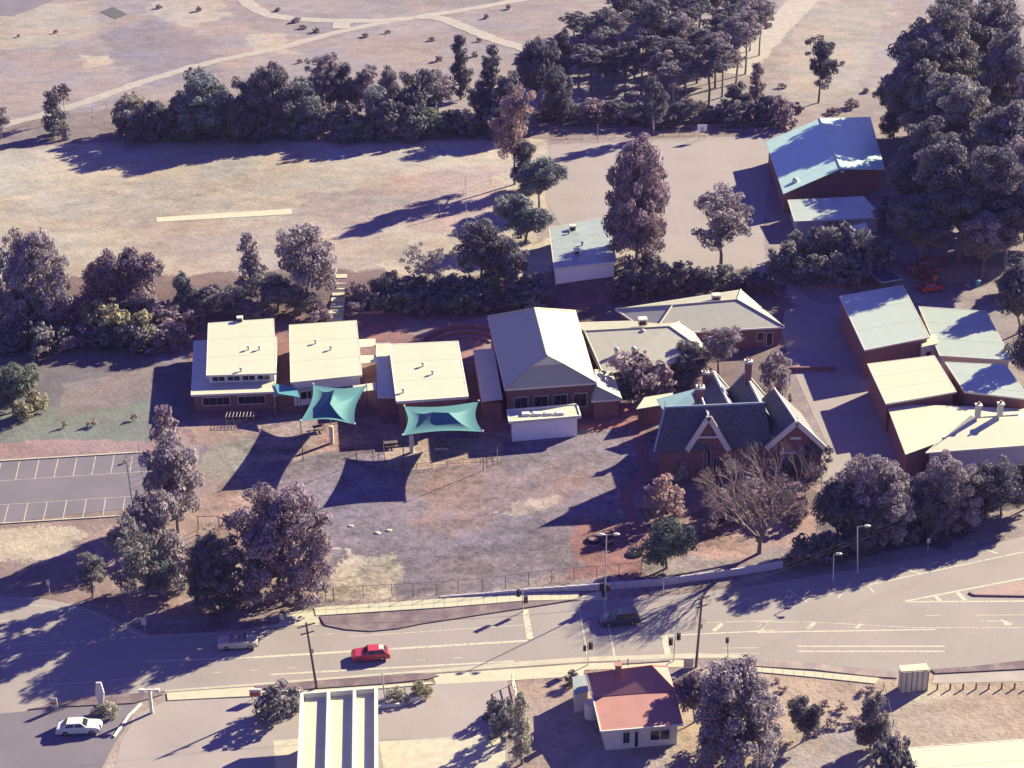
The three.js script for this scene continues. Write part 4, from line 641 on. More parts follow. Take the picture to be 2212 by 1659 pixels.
// -- bus shelter with ribbed panels
{
  const h = 2.7, q = [[1941, 1439], [2000, 1434], [2010, 1448], [1946, 1452]].map(p => G(...p, h)), c = mids(q), t = thing('bus_shelter', 'small cream box shelter with ribbed side panels beside the bollards', 'shelter', V(c.x, 0, c.z));
  part(t, 'roof', slab(q.map(p => p.clone().add(V(0, .1, 0))), .12), M.cream);
  const w = inset(q, .12);
  for (let i = 0; i < 5; i++) { const a = w[3].clone().lerp(w[2], (i + .05) / 5), b = w[3].clone().lerp(w[2], (i + .95) / 5); part(t, 'panel', beam(a.clone().setY(1.28), b.clone().setY(1.28), .06, 2.5), M.paleSteel); }
  for (let i = 0; i <= 5; i++) { const a = w[3].clone().lerp(w[2], i / 5); part(t, 'rib', box(a.x, 1.3, a.z + .05, .09, 2.56, .12), M.steel); }
  for (const [a, b] of [[0, 3], [1, 2]]) part(t, 'end_panel', beam(w[a].clone().setY(1.28), w[b].clone().setY(1.28), .06, 2.5), M.paleSteel);
}
// ---------------------------------------------------------------- trees
const LEAF = {
  dark: [.088, .082, .10], olive: [.142, .13, .132], lilac: [.205, .172, .19], blue: [.115, .133, .138], pale: [.26, .245, .19], pink: [.25, .168, .165], red: [.20, .08, .085], green: [.098, .122, .088], yellow: [.23, .21, .13], purple: [.175, .128, .155],
};
const leafMats = {}; for (const k in LEAF) leafMats[k] = new THREE.MeshPhysicalMaterial({ color: rgb(...LEAF[k].map(v => v * 1.25)), vertexColors: true, roughness: 1, transmission: .35, thickness: 0, side: THREE.DoubleSide });
const barkMats = { bark: M.bark, pale: M.paleBark };
function crownGeo(puffs, leafL, dens) { // puffs: [x,y,z,r,tone]; leaves lie on and in each clump
  const nq = puffs.reduce((s, p) => s + Math.round(dens * p[3] * p[3]), 0), P = new Float32Array(nq * 12), N = new Float32Array(nq * 12), C = new Float32Array(nq * 12), I = new Uint32Array(nq * 6); let k = 0;
  const n = V(), t = V(), b = V(), q = V(), c = V();
  for (const [x, y, z, r, tone] of puffs) {
    const m = Math.round(dens * r * r);
    for (let i = 0; i < m; i++, k++) {
      const u = rr(-1, 1), a = rr(0, 6.2832), s = Math.sqrt(1 - u * u), rad = r * Math.pow(rnd(), .3);
      n.set(s * Math.cos(a), u * .85, s * Math.sin(a)); c.set(x + n.x * rad, y + n.y * rad * .8, z + n.z * rad);
      q.set(rr(-1, 1), rr(-1, 1), rr(-1, 1)); const fn = n.clone().addScaledVector(q, .4).normalize();
      t.set(rr(-1, 1), rr(-1.3, .3), rr(-1, 1)).cross(fn).normalize(); b.copy(fn).cross(t);
      const L = leafL * rr(.7, 1.35), w = L * rr(.45, .72), tn = tone * rr(.72, 1.28), hue = rr(-.08, .08);
      const pts = [[-L, 0], [0, -w], [L, 0], [0, w]];
      for (let j = 0; j < 4; j++) { const o = (k * 4 + j) * 3; P[o] = c.x + t.x * pts[j][0] + b.x * pts[j][1]; P[o + 1] = c.y + t.y * pts[j][0] + b.y * pts[j][1]; P[o + 2] = c.z + t.z * pts[j][0] + b.z * pts[j][1]; N[o] = fn.x; N[o + 1] = fn.y; N[o + 2] = fn.z; C[o] = tn * (1 + hue); C[o + 1] = tn; C[o + 2] = tn * (1 - hue); }
      const e = k * 4; I.set([e, e + 1, e + 2, e, e + 2, e + 3], k * 6);
    }
  }
  const g = new THREE.BufferGeometry(); g.setAttribute('position', new THREE.BufferAttribute(P, 3)); g.setAttribute('normal', new THREE.BufferAttribute(N, 3)); g.setAttribute('color', new THREE.BufferAttribute(C, 3)); g.setIndex(new THREE.BufferAttribute(I, 1)); return g;
}
function limbs(h, fork, ends, r0) { // trunk to the fork, then limbs to the clumps
  const list = [], top = V(fork[0], fork[1], fork[2]); const mid = V(top.x * .3 + rr(-.2, .2), top.y * .5, top.z * .3 + rr(-.2, .2));
  list.push(bar(V(0, -.4, 0), mid, r0, r0 * .78, 8), bar(mid, top, r0 * .78, r0 * .6, 8));
  for (const e of ends) { const E = V(...e), m = top.clone().lerp(E, .5).add(V(rr(-.3, .3), rr(-.1, .5), rr(-.3, .3))); list.push(bar(top, m, r0 * .42, r0 * .26, 6), bar(m, E, r0 * .26, r0 * .07, 5)); }
  return join(list);
}
// a shape of unit-free size: spec {h, w, low (crown bottom fraction), n, pr (clump radius), form}
function makeShape(spec, sd) {
  reseed(sd); const { h, w, low, n, pr, form, leaf = .25, dens = 66 } = spec, puffs = [], cy = h * (low + 1) / 2, ry = h * (1 - low) / 2, rx = w / 2;
  let guard = 0;
  const lobes = []; if (form === 'lobed') for (let i = 0; i < 7; i++) { const a = i * .95 + rr(-.4, .4), k = i === 0 ? 0 : rr(.35, .6); lobes.push([Math.cos(a) * k * rx, cy + (i === 0 ? .35 : rr(-.62, .5)) * ry, Math.sin(a) * k * rx, rr(.4, .6) * rx, rr(.34, .5) * ry]); }
  while (puffs.length < n && guard++ < n * 60) {
    let x, y, z;
    if (form === 'lobed') { const L = lobes[Math.floor(rnd() * lobes.length)], u = rr(-1, 1), a = rr(0, 6.283), s = Math.sqrt(1 - u * u), k = Math.pow(rnd(), .35); x = L[0] + s * Math.cos(a) * L[3] * k; z = L[2] + s * Math.sin(a) * L[3] * k; y = L[1] + u * L[4] * k; }
    else { const u = rr(-1, 1), a = rr(0, 6.283), k = Math.pow(rnd(), .38); let s = Math.sqrt(1 - u * u); if (form === 'cone') s = .22 + .78 * Math.pow((1 - u) / 2, .8); if (form === 'flat') s = Math.sqrt(1 - Math.pow(Math.abs(u), 3)); if (form === 'dome') s = u < -.2 ? 1 - .25 * (-.2 - u) : Math.sqrt(Math.max(0, 1 - ((u + .2) / 1.2) ** 2)); const wv = .85 + .22 * Math.sin(a * 2 + sd) + .12 * Math.sin(a * 5 + sd * 2); x = s * Math.cos(a) * rx * k * wv; z = s * Math.sin(a) * rx * k * wv; y = cy + u * ry * (form === 'cone' ? 1 : k); }
    const r = pr * rr(.65, 1.25); if (puffs.some(p => (p[0] - x) ** 2 + (p[1] - y) ** 2 + (p[2] - z) ** 2 < (.5 * (r + p[3]) * (spec.gap || .8)) ** 2)) continue;
    puffs.push([x, y, z, r, rr(.72, 1.3)]);
  }
  const fork = [rr(-.05, .05) * w, h * Math.max(.12, low + (1 - low) * .18), rr(-.05, .05) * w];
  const ends = puffs.filter((_, i) => i % 3 === 0).map(p => [p[0], p[1], p[2]]);
  return { h, w, crown: crownGeo(puffs, leaf, dens), trunk: limbs(h, fork, ends, spec.tr || .3) };
}
const SHAPES = {
  globe: [1, 2].map(s => makeShape({ h: 13, w: 14, low: .02, n: 210, pr: 1.2, form: 'dome', gap: .58, leaf: .23, dens: 78, tr: .4 }, 900 + s)),
  row: [1, 2, 3].map(s => makeShape({ h: 11, w: 9, low: .08, n: 80, pr: 1.2, form: 'lobed', gap: .66 }, 950 + s)),
  round: [1, 2, 3].map(s => makeShape({ h: 11, w: 10, low: .06, n: 105, pr: 1.25, form: 'lobed', gap: .62 }, 100 + s)),
  gum: [1, 2, 3].map(s => makeShape({ h: 15, w: 9, low: .26, n: 70, pr: 1.15, form: 'lobed', gap: .72, tr: .32 }, 200 + s)),
  grove: [1, 2, 3].map(s => makeShape({ h: 17, w: 8, low: .38, n: 44, pr: 1.05, form: 'lobed', gap: .85, tr: .26, leaf: .28, dens: 58 }, 300 + s)),
  cone: [1, 2].map(s => makeShape({ h: 10, w: 5.2, low: .08, n: 64, pr: .85, form: 'cone', gap: .6 }, 400 + s)),
  shrub: [1, 2, 3].map(s => makeShape({ h: 3.4, w: 4.6, low: .0, n: 34, pr: .7, form: 'dome', gap: .55, leaf: .24, dens: 72, tr: .1 }, 500 + s)),
  big: [1, 2, 3].map(s => makeShape({ h: 22, w: 17, low: .06, n: 150, pr: 1.75, form: 'lobed', gap: .66, leaf: .31, dens: 54, tr: .5 }, 600 + s)),
  wispy: [1, 2].map(s => makeShape({ h: 7, w: 7, low: .3, n: 30, pr: .75, form: 'flat', gap: .9, leaf: .2, dens: 70, tr: .13 }, 700 + s)),
  tuft: [1, 2].map(s => makeShape({ h: 1.0, w: 1.5, low: 0, n: 9, pr: .34, form: 'dome', gap: .5, leaf: .13, dens: 170, tr: .04 }, 800 + s)),
};
let treeCount = 0;
function tree(kind, leaf, px, py, topY, wpx, label, group, opt = {}) {
  const base = T(px, py), tx = opt.topX ?? px, h = Math.max(.5, heightTo(base, tx, topY)), w = wpx * mpp(base), list = SHAPES[kind], S = list[treeCount % list.length]; treeCount++;
  const t = thing(opt.name || (kind === 'shrub' || kind === 'tuft' ? 'shrub' : kind === 'cone' ? 'conical_tree' : 'gum_tree'), label, kind === 'shrub' || kind === 'tuft' ? 'shrub' : 'tree', base, group, treeCount * 2.399);
  const sx = w / S.w, sy = h / S.h; t.scale.set(sx, sy, sx * (opt.deep || 1));
  piece(t, 'trunk', S.trunk, opt.bark ? barkMats[opt.bark] : M.bark); piece(t, 'crown', S.crown, leafMats[leaf]);
  return t;
}
function trees(kind, leaf, label, group, list, opt) { for (const [x, y, ty, w, o] of list) tree(kind, o && o.leaf || leaf, x, y, ty, w, label, list.length > 1 ? group : undefined, { ...opt, ...o }); }
// row behind the oval
tree('cone', 'dark', 122, 292, 198, 62, 'dark bushy conifer beside the dirt track at the end of the tree row');
tree('grove', 'purple', 142, 262, 168, 34, 'thin sapling with a bare pale trunk behind the dark conifer', undefined, { bark: 'pale' });
tree('shrub', 'olive', 128, 300, 262, 50, 'low scrub at the foot of the dark conifer');
tree('gum', 'lilac', 2, 300, 225, 50, 'lilac-grey tree at the far end of the track');
tree('globe', 'pale', 290, 288, 203, 88, 'pale cream-green bushy tree at the end of the tree row');
tree('round', 'dark', 348, 290, 214, 48, 'small dark bush between pale bush and reddish bush');
tree('globe', 'pink', 392, 296, 204, 62, 'reddish bushy tree in the row behind the oval');
tree('row', 'blue', 440, 300, 148, 126, 'broad blue-grey gum in the row behind the oval');
trees('row', 'dark', 'dark gum with pale leaf clumps in the row behind the oval', 'dark gums behind the oval', [[530, 302, 150, 92], [592, 298, 128, 112], [745, 265, 122, 64], [895, 280, 136, 96], [1102, 285, 150, 84], [1045, 270, 180, 70]]);
trees('row', 'blue', 'small blue-grey gum in the row behind the oval', 'blue gums behind the oval', [[655, 294, 155, 84], [485, 300, 180, 70], [820, 292, 175, 80]]);
trees('gum', 'lilac', 'slender pale lilac gum in the row behind the oval', 'pale gums behind the oval', [[702, 270, 110, 74], [792, 262, 138, 64], [848, 268, 126, 62], [948, 270, 150, 66], [720, 262, 150, 60]]);
trees('cone', 'dark', 'tall narrow dark tree standing above the tree row', 'tall narrow trees above the row', [[995, 215, 78, 52], [1062, 240, 98, 64]]);
{ const l = []; reseed(5); for (let i = 0; i < 30; i++) l.push([285 + i * 28 + rr(-8, 8), 296 + rr(-10, 12) - (i > 20 ? 8 : 0), 236 + rr(-12, 14), rr(60, 88), { leaf: ['dark', 'olive', 'dark', 'green', 'blue'][i % 5] }]); trees('shrub', 'dark', 'dark undergrowth shrub below the tree row behind the oval', 'undergrowth behind the oval', l, { deep: 1.3 }); }
trees('shrub', 'purple', 'small round scrub bush in the far paddock', 'bushes in the far paddock', [[1098, 20, 10, 14], [600, 24, 16, 14], [640, 48, 38, 22], [655, 62, 54, 18], [683, 70, 60, 16], [790, 80, 72, 18], [838, 72, 64, 12], [933, 88, 80, 14], [1035, 90, 82, 12], [948, 132, 120, 18], [1026, 122, 112, 16], [648, 136, 128, 12], [412, 152, 144, 12], [344, 18, 10, 16], [430, 24, 14, 16], [455, 188, 180, 14], [290, 205, 197, 10], [40, 80, 74, 8], [120, 72, 64, 10], [1050, 40, 30, 12], [935, 160, 150, 20], [1660, 20, 4, 40], [1870, 200, 190, 16], [1820, 140, 132, 14], [1690, 190, 180, 18]], {});
// gum grove beyond the courts
trees('grove', 'dark', 'dark slender gum in the dense grove beyond the basketball court', 'gum grove beyond the court', [[1278, 206, 85, 103], [1324, 208, 96, 72], [1350, 211, 100, 74], [1441, 196, 60, 88], [1481, 205, 90, 91], [1531, 228, 84, 100], [1385, 205, 60, 88], [1412, 160, -14, 96], [1354, 130, -30, 100], [1491, 130, -22, 100], [1300, 120, 10, 100], [1262, 110, 25, 84], [1560, 150, 20, 93], [1535, 90, -40, 96], [1440, 90, -50, 108], [1590, 130, -5, 88], [1505, 180, 50, 84], [1240, 90, 20, 67], [1330, 60, -50, 96], [1395, 120, 10, 96], [1250, 190, 90, 80], [1310, 165, 40, 90], [1420, 130, -5, 90], [1465, 145, 5, 92], [1545, 190, 60, 84], [1580, 100, -30, 90], [1280, 140, 40, 90], [1400, 90, -30, 96], [1370, 100, -10, 90]], {});
trees('grove', 'lilac', 'lilac-tinted gum with pale trunk in the grove beyond the court', 'pale gums in the grove', [[1300, 180, 60, 84], [1370, 170, 30, 84], [1460, 165, 20, 91], [1560, 210, 60, 88], [1590, 180, 20, 88], [1420, 215, 100, 74], [1340, 150, 10, 88], [1620, 110, -20, 72], [1510, 60, -60, 108], [1380, 60, -60, 108], [1455, 230, 120, 72], [1610, 160, 10, 84], [1640, 120, -10, 70], [1600, 60, -70, 90], [1480, 100, -40, 90], [1270, 150, 60, 80]], { bark: 'pale' });
tree('gum', 'dark', 1412, 290, 150, 64, 'slim white-trunked gum in front of the grove', undefined, { bark: 'pale' });
trees('round', 'dark', 'dark broad gum at the near corner of the grove', 'dark gums at the grove corner', [[1165, 245, 72, 90], [1205, 270, 130, 74], [1215, 165, 55, 60]]);
{ const l = []; reseed(9); for (let i = 0; i < 16; i++) l.push([1185 + i * 33 + rr(-8, 8), 268 + rr(-12, 6), 222 + rr(-8, 14), rr(46, 70), { leaf: ['dark', 'olive', 'dark', 'purple'][i % 4] }]); trees('shrub', 'dark', 'dark shrub along the bank behind the basketball court', 'shrubs behind the court', l, { deep: 1.3 }); }
tree('cone', 'purple', 1633, 226, 138, 46, 'dark pointed tree beside the pale track beyond the court');
trees('round', 'dark', 'low dark tree at the end of the court bank', 'low trees at the court bank end', [[1590, 250, 172, 70], [1662, 262, 205, 66]]);
tree('gum', 'dark', 1768, 222, 78, 76, 'twin-lobed dark gum alone on the far grass');
trees('shrub', 'purple', 'scrubby bush on the far grass behind blue-roofed hall', 'scrub behind the hall', [[1720, 240, 222, 34], [1840, 232, 214, 40], [1800, 245, 232, 30], [1700, 270, 250, 40]], {});
// mass of tall trees on the right
trees('big', 'olive', 'huge dense gum towering behind the blue-roofed hall', 'huge gums by the blue hall', [[2010, 300, -20, 200], [2090, 260, -40, 210], [2150, 330, 40, 170], [1960, 330, 60, 150], [2060, 400, 150, 220], [2155, 470, 200, 220]], {});
trees('big', 'dark', 'dense dark gum beside the blue-roofed hall and yard', 'dark gums beside the hall', [[2000, 480, 230, 170], [2070, 560, 290, 200], [1950, 500, 330, 130], [2170, 580, 330, 180], [1985, 580, 400, 150], [1930, 300, 150, 90]], {});
trees('big', 'lilac', 'lilac-tinted gum at the edge of the tall tree mass', 'edge gums of the tree mass', [[2205, 400, 120, 110], [2120, 600, 430, 140], [2212, 520, 270, 120]], {});
trees('round', 'dark', 'dark dense tree along the lane behind pale blue roofs', 'trees along the lane', [[2200, 720, 560, 110], [2230, 830, 640, 110], [2190, 640, 540, 90]], {});
trees('shrub', 'olive', 'olive shrub in the garden below the blue-roofed hall', 'garden shrubs below the hall', [[1720, 560, 505, 80], [1765, 572, 485, 90], [1815, 560, 480, 90], [1860, 575, 500, 90], [1690, 590, 525, 70], [1740, 605, 550, 80], [1800, 612, 550, 90], [1850, 612, 555, 80], [1900, 575, 520, 80]], {});
tree('shrub', 'red', 2000, 590, 555, 90, 'reddish bush behind the parked red vehicles');
// trees around the courts
tree('gum', 'pink', 1112, 398, 183, 96, 'tall gum with pinkish crown and white trunk at the oval corner', undefined, { bark: 'pale' });
tree('round', 'dark', 1138, 410, 296, 84, 'dark tree below the pink-crowned gum');
tree('round', 'blue', 1165, 450, 334, 104, 'blue-green bushy tree behind the shed path');
tree('round', 'blue', 1135, 525, 412, 124, 'wide blue-green tree at the corner of the court');
tree('globe', 'purple', 1372, 572, 300, 172, 'big leafy gum with pale inner branches beside the mossy shed', undefined, { bark: 'pale' });
tree('gum', 'lilac', 1557, 584, 405, 132, 'single round-crowned gum with dark trunk on the court edge', undefined, { name: 'gum_tree' });
// planted bank
trees('shrub', 'dark', 'dark shrub planted on the bank below the court', 'shrubs on the court bank', [[1370, 630, 580, 70], [1420, 632, 570, 80], [1470, 625, 570, 80], [1520, 620, 575, 80], [1570, 615, 578, 80], [1615, 620, 585, 76], [1660, 632, 590, 60], [1345, 650, 612, 50], [1400, 590, 545, 60]], {});
trees('row', 'dark', 'dark spreading gum on the bank edge above the amphitheatre', 'gums above the amphitheatre', [[1040, 612, 468, 120], [1092, 620, 505, 90]]);
trees('wispy', 'lilac', 'wispy open-branched tree at the oval edge', 'wispy trees at the oval edge', [[905, 612, 530, 84], [950, 612, 532, 74]]);
{ const l = []; reseed(15); for (let i = 0; i < 20; i++) l.push([845 + (i % 10) * 34 + rr(-8, 8), 634 + Math.floor(i / 10) * 34 + rr(-8, 10), 594 + Math.floor(i / 10) * 36 + rr(-6, 10), rr(54, 80), { leaf: ['dark', 'dark', 'green', 'olive'][i % 4] }]); trees('shrub', 'dark', 'dark shrub on the shady bank below the oval edge', 'shrubs on the shady bank', l, { deep: 1.2 }); }
trees('shrub', 'pale', 'small pale green bush beside the hall roof', 'pale bushes beside the hall', [[1150, 682, 650, 44]], {});
tree('row', 'lilac', 668, 660, 472, 128, 'tall lilac-grey gum beside the white garden steps');
tree('cone', 'lilac', 545, 640, 503, 70, 'narrow upright tree left of the tall lilac gum');
trees('round', 'olive', 'low olive tree filling the bank behind the white classrooms', 'low trees behind the classrooms', [[600, 672, 590, 110], [520, 680, 615, 90], [450, 690, 618, 96], [650, 680, 610, 90]], {});
trees('shrub', 'purple', 'purplish shrub on the bank beside the garden steps', 'purple shrubs beside the steps', [[770, 640, 612, 46], [800, 665, 632, 50], [770, 680, 650, 44], [690, 690, 655, 60], [560, 690, 655, 70], [815, 632, 598, 44]], {});
tree('round', 'blue', 398, 690, 582, 66, 'thin pale blue-green tree on the bank');
trees('globe', 'lilac', 'large round-crowned gum with bare pale limbs below, on the bank', 'large gums on the bank', [[75, 720, 494, 176]], { bark: 'pale' });
trees('round', 'purple', 'purplish twin-crowned gum on the oval edge', 'twin-crowned gum', [[235, 680, 530, 112], [300, 685, 528, 124]], {});
trees('shrub', 'yellow', 'sunlit yellowish bush on the bank below the twin gum', 'yellowish bushes on the bank', [[250, 735, 662, 80], [300, 745, 675, 70], [205, 725, 650, 74]], {});
{ const l = []; reseed(19); for (let i = 0; i < 16; i++) l.push([10 + (i % 8) * 52 + rr(-10, 10), 705 + Math.floor(i / 8) * 46 + rr(-8, 10), 650 + Math.floor(i / 8) * 52 + rr(-8, 10), rr(70, 96), { leaf: ['dark', 'dark', 'olive', 'purple'][i % 4] }]); trees('shrub', 'dark', 'dark dense shrub in the shaded garden left of the classrooms', 'shrubs in the shaded garden', l, { deep: 1.2 }); }
tree('round', 'green', 30, 890, 778, 118, 'green tree with yellow sunlit top beside the car park bank');
trees('shrub', 'yellow', 'pale yellow-green shrub at the foot of the green tree', 'pale shrubs by the green tree', [[80, 888, 845, 46], [50, 905, 870, 50]], {});
trees('tuft', 'pink', 'small red-tinged shrub on the grassy strip above the car park', 'small shrubs above the car park', [[140, 924, 910, 14], [205, 920, 906, 16], [190, 922, 910, 12], [290, 908, 894, 16], [270, 1000, 992, 12]], {});
// car park end and front garden trees
tree('cone', 'purple', 378, 1120, 877, 100, 'upright purple-brown tree at the end of the car park');
tree('row', 'lilac', 385, 1150, 930, 128, 'tall lilac gum between car park and lawn');
tree('round', 'lilac', 362, 1270, 1040, 150, 'broad lilac gum over the bark garden beside the street');
tree('round', 'blue', 345, 1310, 1195, 70, 'small blue-green tree beside the street corner');
tree('globe', 'purple', 602, 1290, 1052, 244, 'huge round purple-brown gum on the front lawn');
tree('globe', 'dark', 462, 1312, 1160, 140, 'dark dense tree beside the huge round gum');
trees('gum', 'olive', 'shady gum beside the side street entrance', 'gums at the side street', [[300, 1330, 1120, 110], [200, 1290, 1200, 70]], {});
trees('shrub', 'pale', 'pale spiky bush in front of the brick school', 'pale bushes at the school', [[1472, 1034, 978, 56]], {});
tree('shrub', 'pink', 1432, 1118, 1036, 92, 'pinkish twiggy shrub beside the brick path');
tree('round', 'green', 1440, 1228, 1112, 128, 'dark green small tree beside the tyre planters');
trees('shrub', 'purple', 'purplish twiggy shrub under the leafless tree', 'shrubs under the leafless tree', [[1560, 1120, 1062, 80], [1625, 1100, 1040, 86], [1695, 1105, 1044, 80], [1590, 1070, 1015, 70], [1665, 1060, 1010, 70], [1530, 1150, 1112, 50], [1720, 1130, 1085, 50]], {});
tree('shrub', 'dark', 1742, 1030, 960, 96, 'dark shrub below the right-hand gable of the brick school');
trees('round', 'dark', 'dark small tree in the court between slate and pale roofs', 'dark trees in the court', [[1490, 815, 738, 80], [1478, 830, 775, 70]], {});
tree('gum', 'lilac', 1552, 815, 704, 84, 'lilac-lit taller tree in the court between slate and pale roofs');
tree('shrub', 'purple', 1385, 858, 766, 134, 'rounded purplish bush in front of the pale roof');
tree('shrub', 'blue', 1345, 850, 810, 60, 'bluish bush at the corner of the hall porch');
tree('shrub', 'lilac', 1676, 866, 768, 78, 'grey twiggy bush beside the school yard');
trees('globe', 'lilac', 'broad lilac-topped tree along the street below the school yard', 'street trees below the yard', [[1880, 1160, 986, 170], [2045, 1138, 984, 140]], {});
trees('round', 'dark', 'dark tree along the street below the cream-roofed buildings', 'dark street trees', [[1808, 1168, 1035, 100], [1960, 1140, 1020, 80], [2110, 1128, 1000, 90], [2160, 1122, 992, 110], [2215, 1100, 980, 100], [1850, 1190, 1080, 90], [2000, 1160, 1060, 80]], {});
tree('shrub', 'pink', 2120, 1060, 1010, 50, 'reddish bush against the lilac wall');
{ const l = []; reseed(29); for (let i = 0; i < 9; i++) l.push([1740 + i * 42, 1218 - i * 10, 1160 - i * 10 + rr(-6, 6), rr(66, 84)]); trees('shrub', 'dark', 'dark hedge bush along the shaded street verge', 'hedge along the street', l, {}); }
// garden across the road
tree('globe', 'lilac', 1590, 1650, 1442, 236, 'big lilac garden tree beside the red-roofed house');
tree('round', 'purple', 1500, 1560, 1450, 90, 'small purplish tree at the house corner');
tree('round', 'dark', 1735, 1602, 1493, 76, 'dark upright bush alone in the dry garden');
tree('round', 'olive', 1880, 1625, 1488, 80, 'dark leafy tree at the corner of the bare lot');
tree('shrub', 'dark', 1925, 1720, 1600, 90, 'dark hedge at the edge of the bare lot');
tree('cone', 'pale', 1128, 1650, 1500, 60, 'pale upright bush beside the house driveway fence');
tree('shrub', 'pale', 1112, 1560, 1525, 30, 'small pale bush along the driveway fence');
tree('shrub', 'dark', 602, 1545, 1488, 110, 'dark round bush beside the fuel canopy');
tree('shrub', 'pale', 858, 1512, 1488, 52, 'speckled pale bush in the kerbed garden bed'); tree('shrub', 'yellow', 912, 1502, 1474, 44, 'orange-tinged bush in the kerbed garden bed');
trees('shrub', 'pale', 'pale low bush beside the white signs', 'bushes beside the signs', [[240, 1545, 1520, 46], [215, 1542, 1524, 34]], {});
trees('shrub', 'dark', 'dark low bush in the shade behind the driveway fence', 'dark bushes behind the fence', [[1075, 1550, 1510, 60], [1085, 1600, 1540, 60], [1235, 1480, 1452, 34], [1420, 1490, 1450, 60]], {});
trees('tuft', 'purple', 'small dry weed clump in the garden across the road', 'weeds across the road', [[1650, 1480, 1470, 22], [1680, 1474, 1466, 18], [1690, 1492, 1482, 22], [1780, 1530, 1516, 30], [1820, 1532, 1518, 30], [1860, 1500, 1490, 24], [1800, 1570, 1555, 36], [1845, 1560, 1545, 40], [1880, 1496, 1486, 30], [1940, 1590, 1580, 18], [1950, 1620, 1610, 20], [1765, 1585, 1570, 30]], {});
{ // leafless tree in front of the brick school
  const base = T(1640, 1195), h = heightTo(base, 1640, 968), w = 300 * mpp(base), t = thing('bare_tree', 'large leafless tree with fine twigs in front of brick school', 'tree', base); reseed(77);
  const thick = [], fine = [];
  const grow = (p, d, L, r, lev) => {
    const q = p.clone().addScaledVector(d, L); (lev < 3 ? thick : fine).push(bar(p, q, r, r * .66, lev < 2 ? 7 : lev < 4 ? 4 : 3)); if (lev >= 7) return;
    const n = lev === 0 ? 6 : 3; for (let i = 0; i < n; i++) { const a = rr(0, 6.283), sp = lev === 0 ? rr(.9, 1.7) : rr(.45, .9), nd = d.clone().addScaledVector(V(Math.cos(a), rr(-.1, .35), Math.sin(a)), sp).normalize(); grow(q, nd, L * (lev === 0 ? rr(1.4, 1.9) : rr(.64, .84)), r * (lev === 0 ? .6 : .6), lev + 1); }
  };
  grow(V(0, -.3, 0), V(.02, 1, 0).normalize(), h * .1, .3, 0);
  piece(t, 'trunk', join(thick), M.bark); piece(t, 'twigs', join(fine), mat({ color: rgb(.17, .12, .13) }));
  const bb = new THREE.Box3().setFromObject(t), cw = bb.max.x - bb.min.x, chh = bb.max.y - base.y; t.scale.set(w / cw, h / chh, w / cw);
}
